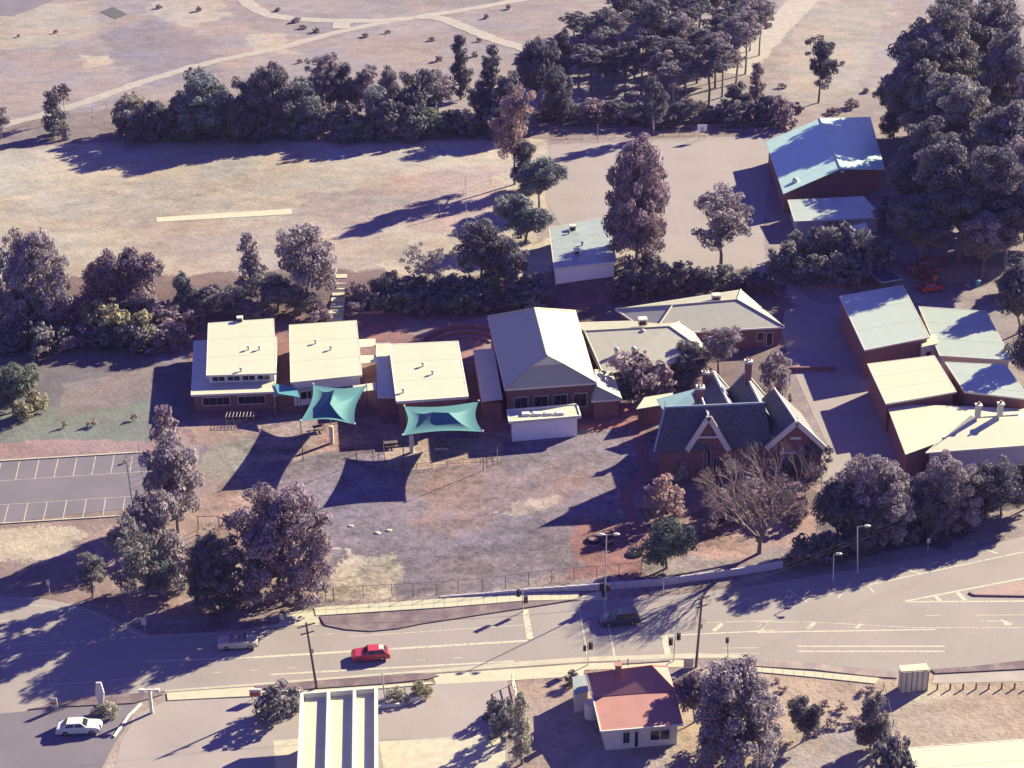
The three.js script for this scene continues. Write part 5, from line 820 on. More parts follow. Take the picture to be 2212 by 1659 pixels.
// ---------------------------------------------------------------- cars
const CARM = c => new THREE.MeshPhysicalMaterial({ color: rgb(...c), roughness: .45, clearcoat: .6, clearcoatRoughness: .2 });
function car(name, label, pos, turn, paint, o = {}) {
  const t = thing(name, label, 'car', pos, undefined, turn), L = o.L || 4.6, Wd = 1.76, hb = o.hb || .92, ht = o.ht || 1.40, body = CARM(paint);
  // length along x, nose at +x
  const side = new THREE.Shape(); const s = L / 4.6; [[-2.3, .32], [-2.28, .82], [-2.2, hb - .02], [-1.35, hb + .02], [.75, hb + .02], [1.9, hb - .1], [2.22, hb - .2], [2.3, .6], [2.28, .32], [1.78, .3], [1.7, .5], [1.42, .62], [1.14, .5], [1.06, .3], [-1.02, .3], [-1.1, .5], [-1.38, .62], [-1.66, .5], [-1.74, .3]].forEach(([x, y], i) => i ? side.lineTo(x * s, y) : side.moveTo(x * s, y));
  const b = new THREE.ExtrudeGeometry(side, { depth: Wd - .14, bevelEnabled: true, bevelSize: .07, bevelThickness: .07, bevelSegments: 2 }); b.translate(0, 0, -(Wd - .14) / 2); piece(t, 'body', b, body);
  const cab = (x0, x1, x2, x3, w0, w1, y0, y1) => { const P = [V(x0, y0, -w0), V(x3, y0, -w0), V(x3, y0, w0), V(x0, y0, w0), V(x1, y1, -w1), V(x2, y1, -w1), V(x2, y1, w1), V(x1, y1, w1)]; const tr = []; for (const [a, bb, c, d] of [[0, 1, 5, 4], [2, 3, 7, 6], [1, 2, 6, 5], [3, 0, 4, 7], [4, 5, 6, 7]]) tr.push(P[a], P[bb], P[c], P[a], P[c], P[d]); return fixOut(raw(tr)); };
  const X = o.cab || [-1.75, -1.2, .35, 1.0], wg = Wd / 2 - .06, wt = Wd / 2 - .24;
  if (!o.open) {
    piece(t, 'cabin', cab(X[0] * s, X[1] * s, X[2] * s, X[3] * s, wg, wt, hb, ht), body);
    const lerp = (a, c, k) => a + (c - a) * k, P = (x0, x1, y, e) => lerp(x0, x1, y);
    const yA = .14, yB = .84, H2 = y => hb + (ht - hb) * y, W2 = y => lerp(wg, wt, y);
    const quad = (n, pts) => piece(t, n, plate(pts, .03), M.glass);
    quad('windscreen', [V(lerp(X[3], X[2], yA) * s + .01, H2(yA), -W2(yA) + .1), V(lerp(X[3], X[2], yA) * s + .01, H2(yA), W2(yA) - .1), V(lerp(X[3], X[2], yB) * s + .01, H2(yB), W2(yB) - .1), V(lerp(X[3], X[2], yB) * s + .01, H2(yB), -W2(yB) + .1)]);
    quad('rear_window', [V(lerp(X[0], X[1], yA) * s - .01, H2(yA), -W2(yA) + .1), V(lerp(X[0], X[1], yA) * s - .01, H2(yA), W2(yA) - .1), V(lerp(X[0], X[1], yB) * s - .01, H2(yB), W2(yB) - .1), V(lerp(X[0], X[1], yB) * s - .01, H2(yB), -W2(yB) + .1)]);
    for (const sg of [-1, 1]) for (const [f0, f1] of [[.1, .48], [.54, .92]]) { const xa = y => lerp(lerp(X[0], X[1], y), lerp(X[3], X[2], y), f0) * s, xb = y => lerp(lerp(X[0], X[1], y), lerp(X[3], X[2], y), f1) * s; quad('side_window', [V(xa(yA), H2(yA), sg * (W2(yA) + .005)), V(xb(yA), H2(yA), sg * (W2(yA) + .005)), V(xb(yB), H2(yB), sg * (W2(yB) + .005)), V(xa(yB), H2(yB), sg * (W2(yB) + .005))]); }
  } else { piece(t, 'interior', box(-.3 * s, hb + .02, 0, 2.0 * s, .1, 1.35), M.dark); for (const x of [-.75, .15]) for (const z of [-.35, .35]) piece(t, 'seat', box(x * s, hb + .12, z, .25, .5, .5, 0, 0, .2), M.oldbrick); piece(t, 'windscreen', box(.85 * s, hb + .25, 0, .05, .5, 1.3, 0, 0, .5), M.glass); }
  if (o.hatch) piece(t, 'rear_panel', box((X[1] + .25) * s, ht + .01, 0, .55, .03, wt * 1.5), M.signWhite);
  for (const x of [1.42, -1.38]) for (const sg of [-1, 1]) { const w = new THREE.CylinderGeometry(.31, .31, .2, 16); w.rotateX(Math.PI / 2); w.translate(x * s, .31, sg * (Wd / 2 - .1)); const wh = piece(t, 'wheel', w, M.rubber); const r = new THREE.CylinderGeometry(.18, .18, .04, 12); r.rotateX(Math.PI / 2); r.translate(x * s, .31, sg * (Wd / 2 + .015)); piece(wh, 'rim', r, M.chrome); }
  for (const sg of [-1, 1]) { piece(t, 'headlight', box(L / 2 + .02, .62, sg * .6, .06, .14, .36), M.chrome); piece(t, 'tail_light', box(-L / 2 - .04, .68, sg * .62, .06, .14, .34), M.redPaint); }
  piece(t, 'bumper', box(L / 2 + .05, .42, 0, .14, .16, Wd - .1), o.bump || M.dark); piece(t, 'bumper', box(-L / 2 - .05, .42, 0, .14, .16, Wd - .1), o.bump || M.dark);
  return t;
}
const headTo = (a, b) => { const p = G(...a, 0), q = G(...b, 0); return Math.atan2(-(q.z - p.z), q.x - p.x); };
const onRoad = (x, y) => G(x, y, .014);
car('red_hatchback', 'red hatchback with white rear roof panel driving on the main road', onRoad(801, 1421), headTo([842, 1418], [762, 1424]), [.44, .03, .05], { L: 4.2, cab: [-2.1, -1.6, .3, .85], hatch: true });
car('white_sedan', 'white sedan parked in the shade beside the signs', onRoad(172, 1579), headTo([130, 1580], [216, 1576]), [.52, .52, .45], { L: 4.6, bump: M.trim });
car('cream_convertible', 'open-topped cream car half in the road shadow', onRoad(515, 1396), headTo([480, 1398], [560, 1394]), [.44, .39, .31], { L: 4.5, open: true });
car('dark_wagon', 'dark blue station wagon at the traffic lights', onRoad(1338, 1345), headTo([1380, 1340], [1300, 1347]), [.018, .025, .06], { L: 4.7, ht: 1.6, cab: [-2.2, -2.0, .3, .95] });
car('yellow_wagon', 'cream car parked under the reddish bush', G(2026, 592, .02), headTo([2000, 594], [2050, 588]), [.42, .39, .26], { L: 4.4 });
car('red_wagon', 'red car parked on the lane behind pale roofs', G(2010, 628, .02), headTo([1990, 630], [2040, 622]), [.4, .03, .03], { L: 4.2 });
// ---------------------------------------------------------------- poles, signals, signs
function pole(name, label, a, b, r, m, cat = 'pole', group) { const base = T(...a), top = onPlane(...b, base.z), t = thing(name, label, cat, base, group); part(t, 'shaft', bar(base.clone().add(V(0, -.3, 0)), top, r, r * .7, 9), m); return { t, base, top }; }
const WIREPTS = {};
function utility(label, a, b, key) { const { t, base, top } = pole('utility_pole', label, a, b, .17, M.timber); const arm = (k, len) => { const c = base.clone().lerp(top, k); part(t, 'crossarm', box(c.x, c.y, c.z + .18, len, .14, .1, .5), M.timber); for (const d of [-.45, -.15, .15, .45]) part(t, 'insulator', bar(V(c.x + d * len * .88, c.y + .07, c.z + .18 - d * len * .48), V(c.x + d * len * .88, c.y + .25, c.z + .18 - d * len * .48), .05, .04, 6), M.trim); }; arm(.97, 2.1); arm(.86, 1.6); part(t, 'transformer', bar(base.clone().lerp(top, .55).add(V(.24, 0, .1)), base.clone().lerp(top, .61).add(V(.24, 0, .1)), .1), M.steel); WIREPTS[key] = { base, top }; return t; }
utility('leaning timber utility pole at the verge beside the fuel canopy', [685, 1487], [661, 1345], 'a');
utility('timber utility pole with crossarms beside the red-roofed house', [1503, 1441], [1517, 1286], 'b');
function wire(label, A, B, sag) { const pts = []; for (let i = 0; i <= 14; i++) { const k = i / 14, p = A.clone().lerp(B, k); p.y -= sag * 4 * k * (1 - k); pts.push(p); } const g = new THREE.TubeGeometry(new THREE.CatmullRomCurve3(pts), 28, .010, 4); const m = shadowed(new THREE.Mesh(g, M.dark)); m.name = numbered('overhead_wire'); scene.add(m); tag(m, label, 'wire', 'overhead wires'); }
{ const a = WIREPTS.a.top.clone().add(V(0, -.1, 0)), b = WIREPTS.b.top.clone().add(V(0, -.1, 0)), far = b.clone().add(V(48, 0, -34)), left = a.clone().add(V(-44, 0, 12)); for (const d of [-.6, .6]) { wire('thin overhead wire strung between the two utility poles', a.clone().add(V(d, 0, 0)), b.clone().add(V(d, 0, 0)), .9); wire('thin overhead wire running from house-side pole over the shaded road', b.clone().add(V(d, 0, 0)), far.clone().add(V(d, 0, 0)), 1.1); wire('thin overhead wire running past the white signs', a.clone().add(V(d, 0, 0)), left.clone().add(V(d, 0, 0)), 1.0); } }
function lamp(label, a, b, arm) { const { t, top } = pole('street_lamp', label, a, b, .09, M.paleSteel, 'street lamp'); for (const d of arm) { const e = top.clone().add(V(d, .25, .25)); const br = part(t, 'arm', bar(top, e, .05, .04), M.paleSteel); const g = new THREE.SphereGeometry(.3, 10, 8); g.scale(1.5, .5, .8); g.translate(e.x + Math.sign(d) * .25, e.y, e.z); part(br, 'lamp_head', g, M.trim); } return t; }
const tall = lamp('tall steel street lamp with signal lanterns at the pedestrian crossing', [1306, 1306], [1310, 1156], [-.4, .9]);
lamp('steel street lamp on the shaded verge below the dark hedge', [1853, 1238], [1852, 1138], [.9]); lamp('short street lamp beside the shaded road edge', [1800, 1256], [1801, 1198], [.3]);
function lantern(t, p, s = 1) { const b = part(t, 'lantern', box(p.x, p.y, p.z, .5 * s, 1.0 * s, .24), M.dark); [[.32, [.12, .01, .01]], [0, [.12, .07, .01]], [-.32, [.01, .08, .04]]].forEach(([dy, c]) => { const g = new THREE.CylinderGeometry(.12 * s, .12 * s, .06, 12); g.rotateX(Math.PI / 2); g.translate(p.x, p.y + dy * s, p.z + .14); part(b, 'lens', g, mat({ color: rgb(...c), roughness: .2 })); const h = new THREE.CylinderGeometry(.14 * s, .14 * s, .2, 12, 1, true, Math.PI / 2 - .1, Math.PI + .2); h.rotateX(Math.PI / 2); h.translate(p.x, p.y + dy * s, p.z + .2); part(b, 'visor', h.toNonIndexed(), M.dark); }); }
const hang = (t, x, y, s) => { const p = onPlane(x, y, t.position.z); lantern(t, p, s); };
hang(tall, 1300, 1268, 1.1); hang(tall, 1314, 1269, .9); hang(tall, 1303, 1283, .8);
for (const [l, a, b, hs] of [['traffic signal with two black lanterns at the school-side stop line', [1130, 1321], [1129, 1270], [[1120, 1281, .95], [1136, 1295, .95]]], ['traffic signal with lanterns at the crossing beside the house', [1271, 1436], [1269, 1386], [[1263, 1400, .7], [1276, 1395, .95]]], ['traffic signal beside the utility pole and house', [1455, 1428], [1459, 1366], [[1449, 1386, .9], [1466, 1375, .9]]], ['low dark-headed post on the road edge right of utility pole', [1573, 1418], [1572, 1380], [[1571, 1383, .7]]]]) { const { t } = pole('traffic_signal', l, a, b, .07, M.paleSteel, 'traffic signal'); for (const h of hs) hang(t, ...h); }  // last entry: a short post with one small dark head
pole('flagpole', 'thin white flagpole at the edge of the school yard', [1772, 1088], [1779, 992], .06, M.paleSteel, 'flagpole');
pole('sign_post', 'white post at the street corner of retaining wall', [1433, 1285], [1433, 1257], .08, M.paleSteel, 'post');
pole('sign_post', 'pale slim post beside the driveway garden bed', [833, 1519], [825, 1452], .1, M.paleSteel, 'pole');
pole('goal_post', 'thin tall post at the edge of oval beside long shadows', [1010, 560], [1005, 380], .06, M.paleSteel, 'goal post');
pole('goal_post', 'dark leaning post standing alone on the oval', [951, 470], [945, 432], .12, M.timber, 'post');
pole('court_post', 'thin steel post on the shaded court edge', [1292, 306], [1291, 268], .06, M.paleSteel, 'post');
// signs
function sign(name, label, foot, w, h, y0, m, o = {}) { const p = T(...foot), t = thing(name, label, 'sign', p); for (const d of o.posts || [0]) piece(t, 'post', bar(V(d, -.2, -.05), V(d, y0 + h * .8, -.05), .05), o.pm || M.paleSteel); piece(t, 'panel', box(0, y0 + h / 2, 0, w, h, .1), m); if (o.stripe) piece(t, 'stripe', box(0, y0 + h * .45, .06, w * .98, h * .3, .02), o.stripe); t.rotation.y = o.turn || 0; return t; }
{ // hexagonal price-board sign
  const p = T(220, 1532), t = thing('pylon_sign', 'tall white six-sided pylon sign at the service road', 'sign', p); piece(t, 'post', bar(V(0, -.2, 0), V(0, 1.2, 0), .09), M.paleSteel); const s = new THREE.Shape(); [[-.25, 0], [.25, 0], [.45, 1.3], [.25, 2.6], [-.25, 2.6], [-.45, 1.3]].forEach(([x, y], i) => i ? s.lineTo(x, y) : s.moveTo(x, y)); s.closePath(); const g = new THREE.ExtrudeGeometry(s, { depth: .25, bevelEnabled: true, bevelSize: .04, bevelThickness: .04, bevelSegments: 1 }); g.translate(0, .9, -.12); piece(t, 'panel', boxUV(g), M.signWhite); }
sign('board_sign', 'small orange and white board leaning beside the pylon sign', [119, 1534], .7, 1.2, .4, M.signWhite, { stripe: M.orange });
{ const p = T(328, 1540), t = thing('forecourt_light', 'white double-headed forecourt light at the forecourt corner', 'lamp post', p); piece(t, 'post', box(0, 1.5, 0, .35, 3.2, .25), M.trim); piece(t, 'arm', box(0, 3.05, 0, 1.6, .14, .18), M.trim); for (const d of [-.85, .85]) piece(t, 'lamp_head', box(d, 3.0, 0, .55, .3, .4), M.signWhite); }
{ const p = T(553, 1512), t = thing('red_sign', 'white box sign with red band on the forecourt edge', 'sign', p); piece(t, 'post', bar(V(-.4, -.2, 0), V(-.4, .8, 0), .05), M.steel); piece(t, 'post', bar(V(.4, -.2, 0), V(.4, .8, 0), .05), M.steel); piece(t, 'panel', box(0, 1.0, 0, 1.3, .9, .3), M.signWhite); piece(t, 'red_band', box(0, .85, .17, 1.2, .45, .03), M.redPaint); }
sign('street_sign', 'small white sign on a post at the side street verge', [107, 1283], .4, .7, 1.3, M.signWhite); sign('street_sign', 'white sign with dark post at the road corner garden', [313, 1362], .6, .9, .8, M.signWhite); sign('street_sign', 'small white sign on the driveway verge', [609, 1342], .5, .5, .3, M.signWhite); sign('street_sign', 'small white sign on post in the hedge shade', [2004, 1190], .4, .6, 1.2, M.signWhite);
sign('utility_box', 'grey steel cabinet beside the crossing and the house', [1487, 1442], 1.1, 1.2, .05, M.paleSteel, { posts: [] }).userData.category = 'cabinet';
// basketball backboards
{ const p = T(1516, 303), t = thing('basketball_hoop', 'white basketball backboard on steel posts at the court edge', 'basketball hoop', p); const h = heightTo(p, 1516, 281); for (const d of [-.5, .5]) piece(t, 'post', bar(V(d, -.2, -.4), V(d, h, -.1), .06), M.paleSteel); piece(t, 'backboard', box(0, h + .5, 0, 2.0, 1.35, .08), M.wallwhite); piece(t, 'hoop', (() => { const g = new THREE.TorusGeometry(.24, .025, 6, 16); g.rotateX(Math.PI / 2); g.translate(0, h + .1, .32); return g; })(), M.orange); piece(t, 'target_square', box(0, h + .35, .05, .6, .45, .02), M.wallgrey); }
// ---------------------------------------------------------------- shade sails
function sail(label, C, apexA, apexB, posts, hs, ha) {
  const hc = (hs[0] + hs[2]) / 2, [BL, BR, FR, FL] = C.map((p, i) => G(...p, hs[i])), A = G(...apexA, ha), B = G(...apexB, ha), c = mids([BL, BR, FR, FL]), t = thing('shade_sail', label, 'shade sail', V(c.x, 0, c.z));
  const M1 = new THREE.MeshPhysicalMaterial({ color: rgb(.036, .145, .155), roughness: .8, transmission: 0, side: THREE.DoubleSide });
  const panel = (P, Q, R, S) => { // edge P-Q (outer, bows inward), R-S on the ridge
    const n = 14, m = 8, tr = [], g = []; const inw = R.clone().add(S).multiplyScalar(.5);
    for (let j = 0; j <= m; j++) { const row = []; for (let i = 0; i <= n; i++) { const u = i / n, v = j / m; const bow = 4 * u * (1 - u) * .16; const e = P.clone().lerp(Q, u); e.lerp(inw.clone().setY(e.y + (inw.y - e.y) * .55), bow); const k = R.clone().lerp(S, u), p = e.lerp(k, v); p.y -= (ha - hc) * .32 * Math.sin(Math.PI * v) * (v < 1 ? 1 : 0); row.push(p); } g.push(row); }
    for (let j = 0; j < m; j++) for (let i = 0; i < n; i++) { const a = g[j][i], b = g[j][i + 1], d = g[j + 1][i], e = g[j + 1][i + 1]; tr.push(a, b, e, a, e, d); } return raw(tr); };
  for (const [P, Q, R, S] of [[FL, FR, A, B], [FR, BR, B, B], [BR, BL, B, A], [BL, FL, A, A]]) part(t, 'fabric_panel', panel(P, Q, R, S), M1);
  for (const p of [BL, BR, FR, FL]) { const ps = part(t, 'corner_post', bar(V(p.x, -.2, p.z), p.clone().add(V(0, .15, 0)), .06), M.dark); const s = new THREE.SphereGeometry(.16, 8, 6); s.translate(p.x, p.y + .12, p.z); part(ps, 'post_cap', s, M.trim); }
  for (const [x, y] of posts) { const p = G(x, y, 0); const k = A.clone().lerp(B, .5); part(t, 'padded_post', bar(V(p.x, 0, p.z), V(p.x, 2.7, p.z), .33, .33, 14), M.wallcream); part(t, 'mast', bar(V(p.x, 2.6, p.z), V(k.x * .35 + p.x * .65, hc + .2, k.z * .35 + p.z * .65), .09), M.paleSteel); }
}
sail('square teal shade sail with padded post beside middle classroom', [[676, 831], [792, 833], [766, 917], [649, 910]], [722, 842], [713, 872], [[717, 957]], [4.2, 4.3, 6.1, 6.1], 7.4);
sail('wide teal shade sail over the fenced playground corner', [Z(2, 1, 1225, 208), Z(2, 1, 1832, 168), Z(2, 1, 1866, 415), Z(2, 1, 1213, 446)], Z(2, 1, 1455, 255), Z(2, 1, 1590, 260), [[890, 977]], [4.7, 4.6, 6.0, 6.2], 7.3);
{ // small teal awning at the left block
  const q = [[592, 828], [640, 838], [648, 858], [600, 850]].map(p => G(...p, 3.3)); const t = thing('shade_cloth', 'small teal shade cloth strung between two classrooms', 'shade sail', V(mids(q).x, 0, mids(q).z)); part(t, 'fabric_panel', slab(q, .03), mat({ color: rgb(.06, .24, .27) })); for (const p of q) part(t, 'post', bar(V(p.x, -.1, p.z), V(p.x, 3.3, p.z), .05), M.dark); }
// ---------------------------------------------------------------- fences and walls
function fence(name, label, pts, h, m, o = {}) {
  const P = pts.map(p => T(...p)), c = mids(P), t = thing(name, label, 'fence', V(c.x, 0, c.z)), posts = [];
  for (let i = 0; i + 1 < P.length; i++) { const n = o.each ? 1 : Math.max(1, Math.round(P[i].distanceTo(P[i + 1]) / (o.sp || 3))); for (let k = 0; k < n; k++) posts.push(P[i].clone().lerp(P[i + 1], k / n)); } posts.push(P[P.length - 1]);
  for (const p of posts) { p.y = H(p.x, p.z); part(t, 'post', bar(p.clone().add(V(0, -.2, 0)), p.clone().add(V(0, h, 0)), o.r || .045, o.r || .045, 6), m); }
  for (let i = 0; i + 1 < posts.length; i++) for (const k of o.rails || [1]) part(t, 'rail', bar(posts[i].clone().add(V(0, h * k - .03, 0)), posts[i + 1].clone().add(V(0, h * k - .03, 0)), o.rr || .025, o.rr || .025, 5), m);
  if (o.wires) { const l = []; for (let i = 0; i + 1 < posts.length; i++) for (let k = 1; k < o.wires; k++) l.push(bar(posts[i].clone().add(V(0, h * k / o.wires, 0)), posts[i + 1].clone().add(V(0, h * k / o.wires, 0)), .006, .006, 3)); part(t, 'wire_mesh', join(l), M.steel); }
  return t;
}
const fenceM = mat({ color: rgb(.10, .08, .085), roughness: .7 });
fence('wire_fence', 'tall wire fence on posts along the front lawn', [[722, 1297], [785, 1293], [847, 1290], [893, 1288], [943, 1285], [990, 1281], [1043, 1277], [1092, 1271], [1142, 1264], [1192, 1258], [1240, 1254], [1289, 1250], [1337, 1246], [1385, 1242], [1433, 1237]], 1.85, fenceM, { each: true, rails: [1], wires: 7 });
{ const t = fence('gate', 'barred steel gate beside the huge round gum', [[639, 1305], [655, 1304], [672, 1302], [688, 1301], [704, 1299], [720, 1298]], 1.8, fenceM, { each: true, rails: [.08, .5, 1] }); t.userData.category = 'gate'; }
{ const t = thing('gate_pillar', 'curved white gate pillar at the fence end', 'pillar', T(625, 1302)); piece(t, 'pillar', bar(V(0, -.2, 0), V(-.12, 1.5, 0), .14, .12, 8), M.trim); piece(t, 'cap', bar(V(-.12, 1.5, 0), V(-.3, 2.2, -.1), .12, .08, 8), M.trim); }
fence('low_fence', 'low wire fence along the far side of the oval', [[200, 262], [330, 300], [500, 310], [700, 306], [900, 303], [1100, 300]], 1.1, fenceM, { sp: 4, rails: [1, .5] });
fence('track_fence', 'thin post fence beside the dirt track at the tree row end', [[0, 300], [90, 274], [150, 252], [200, 244], [260, 226]], 1.2, fenceM, { sp: 3.5, rails: [1] });
fence('court_fence', 'dark mesh fence along the far side of the court', [[1190, 303], [1290, 300], [1400, 296], [1500, 294], [1600, 290], [1660, 288]], 2.2, fenceM, { sp: 3.2, rails: [1, .5, .05] });
fence('post_and_rail', 'long rail on thin posts across the oval corner', [[950, 440], [1000, 421], [1060, 398]], 1.0, M.timber, { sp: 9, rails: [1] });
fence('playground_fence', 'low timber rail fence round the playground corner', [[828, 960], [833, 1016], [900, 1014], [1000, 1005], [1075, 1002], [1072, 950]], .9, M.timber, { sp: 2.4, rails: [1, .5] });
fence('house_fence', 'white paling-topped side fence along the house driveway', [[1106, 1478], [1112, 1500], [1122, 1540], [1130, 1580]], 1.4, M.trim, { sp: 2.2, rails: [1, .6, .2], rr: .06 });
fence('lot_fence', 'broken stone-edged wire fence down the edge of the bare lot', [[1908, 1490], [1920, 1540], [1938, 1600], [1950, 1660]], 1.0, fenceM, { sp: 3, rails: [1] });
fence('edge_fence', 'thin fence at the tree end of the car park', [[300, 975], [305, 1010], [313, 1060], [318, 1090]], 1.0, fenceM, { sp: 2, rails: [1] });
{ // retaining wall of separate panels
  const line2 = [[951, 1291], [1050, 1286], [1145, 1280], [1250, 1276], [1350, 1271], [1440, 1263], [1520, 1252], [1600, 1241], [1690, 1226]], P = line2.map(p => G(...p, 0)), t = thing('retaining_wall', 'long grey panelled retaining wall below the front fence', 'wall', mids(P).setY(0)); let i = 0;
  for (let k = 0; k + 1 < P.length; k++) { const n = Math.round(P[k].distanceTo(P[k + 1]) / 1.5); for (let j = 0; j < n; j++, i++) { const a = P[k].clone().lerp(P[k + 1], (j + .012) / n), b = P[k].clone().lerp(P[k + 1], (j + .988) / n), h = Math.min(.95, .2 + i * .05) + (i % 3) * .008; part(t, 'panel', beam(a.setY(h / 2 - .05), b.setY(h / 2 - .05), .22, h + .1), M.wallgrey); } }
}
function lowWall(label, pts, h, w, m, n) { const P = pts.map(p => T(...p)), t = thing('low_wall', label, 'wall', mids(P).setY(0)); for (let k = 0; k + 1 < P.length; k++) { const c = n || Math.max(1, Math.round(P[k].distanceTo(P[k + 1]) / 2)); for (let j = 0; j < c; j++) { const a = P[k].clone().lerp(P[k + 1], (j + .01) / c), b = P[k].clone().lerp(P[k + 1], (j + .99) / c); a.y = H(a.x, a.z) + h / 2 - .05; b.y = H(b.x, b.z) + h / 2 - .05; part(t, 'wall_section', beam(a, b, w, h + .1), m); } } return t; }
lowWall('low red brick wall with pale coping at the school yard', [Z(1, 3, 240, 1475), Z(1, 3, 640, 1470)], .7, .3, M.brick);
lowWall('red brick planter wall behind the school yard path', [Z(1, 3, 410, 800), Z(1, 3, 850, 775)], .5, .3, M.redBrickEdge);
lowWall('pale concrete kerb wall round the garden bed by the canopy', [Z(3, 1, 1010, 1170), Z(3, 1, 1200, 1150), Z(3, 1, 1380, 1085)], .35, .25, M.trim);
lowWall('brick edge wall below the garden steps', [Z(1, 1, 740, 1020), Z(1, 1, 1060, 1000)], .5, .3, M.redBrickEdge);
lowWall('long pale timber edging across the bark garden', [Z(2, 2, 1490, 1165), Z(2, 2, 1750, 1115), Z(2, 2, 2060, 1060)], .3, .25, M.paleconc);
lowWall('white kerb along the driveway edge of the service road', [Z(3, 0, 1150, 1140), Z(3, 0, 1050, 1240), Z(3, 0, 930, 1410)], .2, .22, M.trim);
{ // amphitheatre: three curved brick terraces
  const c = G(...Z(1, 1, 1740, 1300), 0), t = thing('amphitheatre', 'curved red brick terrace seating behind the white classroom', 'seating', V(c.x, 0, c.z));
  [4.2, 5.8, 7.4].forEach((r, k) => { const n = 16; for (let i = 0; i < n; i++) { const a0 = Math.PI * (.95 - .78 * (i + .03) / n), a1 = Math.PI * (.95 - .78 * (i + .97) / n), h = .3 + k * .25, P = (a, R) => V(c.x + Math.cos(a) * R, 0, c.z - Math.sin(a) * R * 1.1); part(t, 'terrace_block', prism([P(a0, r + .45), P(a1, r + .45), P(a1, r), P(a0, r)], -.2, h), M.redBrickEdge); } });
}
{ // garden steps up the bank
  const t = thing('garden_steps', 'flight of white concrete steps up the bank to the oval', 'steps', T(728, 695)); const a = T(724, 694), b = T(738, 592); const n = 8;
  for (let i = 0; i < n; i++) { const p = a.clone().lerp(b, (i + .5) / n), y = BANK * (i + 1) / n; part(t, 'step', box(p.x, y - .3, p.z, 2.5 - i * .08, .7, (a.z - b.z) / n * .86, .04), M.paleconc); part(t, 'riser', box(p.x, y - .42, p.z + (a.z - b.z) / n * .46, 2.5 - i * .08, .3, .12, .04), M.redBrickEdge); }
}
// ---------------------------------------------------------------- small things
{ // bollards beside the lay-by
  for (let i = 0; i < 9; i++) { const p = T(...Z(3, 3, 1363 + i * 105, 1020 - i * 1.2)), t = thing('bollard', 'short timber bollard in the row beside the shelter', 'bollard', p, 'timber bollards by the lay-by'); piece(t, 'post', bar(V(0, -.2, 0), V(0, .72, 0), .11, .1, 8), M.timber); piece(t, 'cap', bar(V(0, .72, 0), V(0, .78, 0), .1, .05, 8), M.timber); } }
for (const [x, y, r, l] of [[1283, 1163, 1.0, 'half-buried tyre planter nearest the lawn'], [1314, 1150, .85, 'tyre planter behind the street lamp'], [1310, 1168, .9, 'tyre planter in the middle of the group'], [1372, 1192, 1.0, 'tyre planter beside the dark green tree']]) { const p = G(x, y, .3), t = thing('tyre_planter', l, 'tyre', V(p.x, .1, p.z)); const g = new THREE.TorusGeometry(r * .75, r * .3, 10, 24); g.rotateX(Math.PI / 2); piece(t, 'tyre', g, M.rubber); const s = new THREE.CylinderGeometry(r * .6, r * .6, .1, 16); s.translate(0, .12, 0); piece(t, 'soil', boxUV(s), M.oldbrick); }
{ // swing frame on the bark
  const p = T(452, 1150), t = thing('swing_frame', 'red steel play frame on the bark between two trees', 'swing', p); for (const x of [-1.3, 1.3]) for (const z of [-.9, .9]) piece(t, 'leg', bar(V(x * 1.1, -.1, z), V(x, 2.4, 0), .05), M.brick); piece(t, 'top_bar', bar(V(-1.4, 2.4, 0), V(1.4, 2.4, 0), .05), M.brick); for (const x of [-.6, .6]) { const s = piece(t, 'seat', box(x, .5, 0, .5, .06, .22), M.dark); for (const d of [-.22, .22]) piece(s, 'chain', bar(V(x + d, .5, 0), V(x + d, 2.38, 0), .012, .012, 4), M.steel); } const q = T(440, 1165); const m = thing('rubber_mat', 'dark square rubber mat on the bark below the play frame', 'mat', q); piece(m, 'mat', box(0, .05, 0, 1.8, .1, 1.4), M.rubber); }
function bench(label, x, y, turn, table) { const p = T(x, y), t = thing(table ? 'picnic_table' : 'bench', label, table ? 'picnic table' : 'bench', p, undefined, turn); if (table) { for (let i = 0; i < 4; i++) piece(t, 'top_plank', box(0, .74, -.33 + i * .22, 1.9, .05, .19), M.timber); for (const z of [-.75, .75]) piece(t, 'seat', box(0, .45, z, 1.9, .05, .28), M.timber); for (const x of [-.7, .7]) { piece(t, 'leg', box(x, .36, 0, .08, .7, .12), M.timber); piece(t, 'leg', box(x, .4, 0, .08, .08, 1.6), M.timber); } } else { for (let i = 0; i < 3; i++) piece(t, 'seat_plank', box(0, .45, -.16 + i * .16, 1.8, .05, .13), M.trim); for (const x of [-.7, .7]) piece(t, 'leg', box(x, .2, 0, .1, .44, .35), M.steel); } }
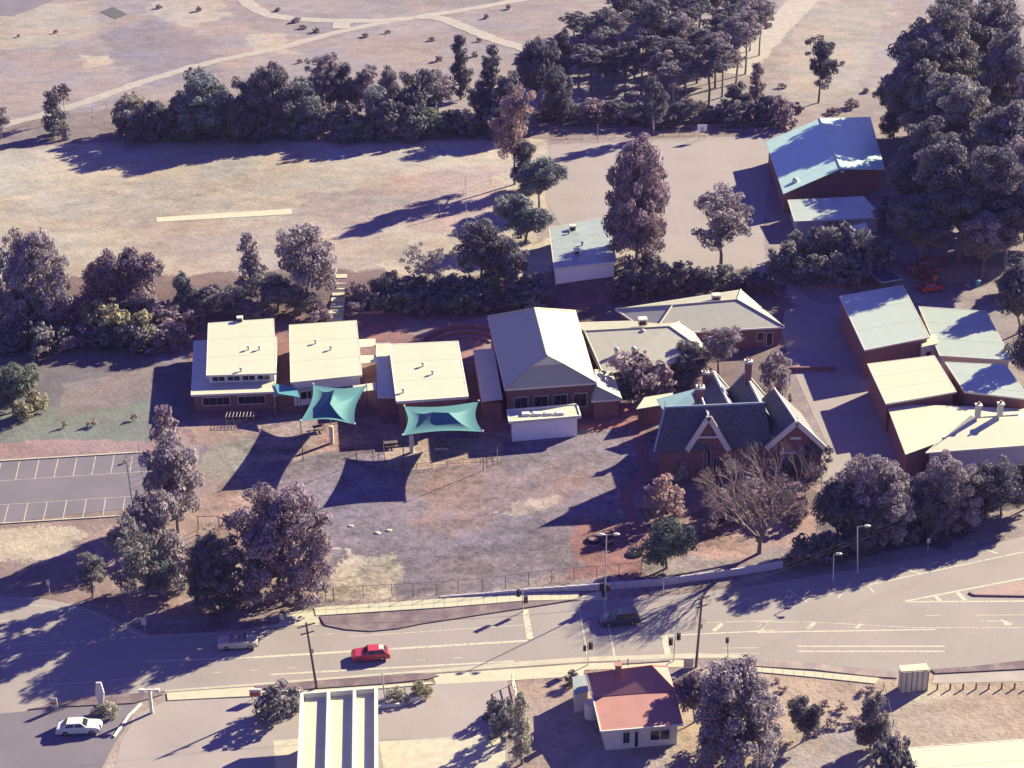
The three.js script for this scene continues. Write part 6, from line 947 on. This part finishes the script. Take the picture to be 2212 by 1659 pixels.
bench('white slatted bench in shade under the wide sail', 955, 976, .05, false); bench('timber picnic table in the shade beside left classroom', 545, 905, .1, true); bench('timber picnic table under the square teal sail', 690, 930, .3, true); bench('timber picnic table at the rail fence corner', 845, 965, .2, true);
{ // playground climbing frame in front of the left classroom
  const p = T(520, 912), t = thing('climbing_frame', 'low timber and rope climbing frame in front of classroom', 'play frame', p); for (const x of [-2, -1, 0, 1, 2]) for (const z of [-.8, .8]) piece(t, 'post', bar(V(x, -.1, z), V(x, 1.3, z), .06), M.timber); for (const z of [-.8, .8]) for (const y of [.6, 1.25]) piece(t, 'rail', bar(V(-2, y, z), V(2, y, z), .04), M.timber); for (let i = 0; i < 9; i++) piece(t, 'rung', bar(V(-2 + i * .5, 1.25, -.8), V(-2 + i * .5, 1.25, .8), .03), M.paleSteel); }
for (const [x, y, l] of [[757, 1137, 'pale boulder on the lawn beside the round gum'], [815, 1152, 'small cream rock on the middle of the lawn'], [840, 1146, 'small grey stone on the lawn']]) { const p = T(x, y), t = thing('lawn_rock', l, 'rock', p); const g = new THREE.IcosahedronGeometry(.35, 1); const a = g.attributes.position; for (let i = 0; i < a.count; i++) { const k = .8 + .4 * vn(a.getX(i) * 5 + x, a.getZ(i) * 5 + a.getY(i) * 3); a.setXYZ(i, a.getX(i) * k * 1.3, a.getY(i) * k * .5, a.getZ(i) * k); } g.computeVertexNormals(); piece(t, 'stone', boxUV(g), M.paleconc); }
for (const [x, y, m, l] of [[1992, 604, 'redPaint', 'red plastic play cube beside the parked red car'], [2018, 606, 'orange', 'orange play cube beside the parked red car'], [2110, 618, 'bluePlastic', 'blue bin in the shade near the parked cars']]) { const p = T(x, y), t = thing('play_bin', l, 'bin', p); piece(t, 'tub', bar(V(0, 0, 0), V(0, 1.0, 0), .45, .55, 12), M[m]); piece(t, 'lid', bar(V(0, 1.0, 0), V(0, 1.1, 0), .58, .5, 12), M[m]); }
{ const p = T(590, 1534), t = thing('pale_bench', 'pale concrete block bench under the dark round bush', 'bench', p); piece(t, 'seat', box(0, .45, 0, 1.8, .12, .4, .1), M.trim); for (const x of [-.7, .7]) piece(t, 'leg', box(x, .2, 0, .15, .4, .35), M.trim); }
renderer.render(scene, camera);
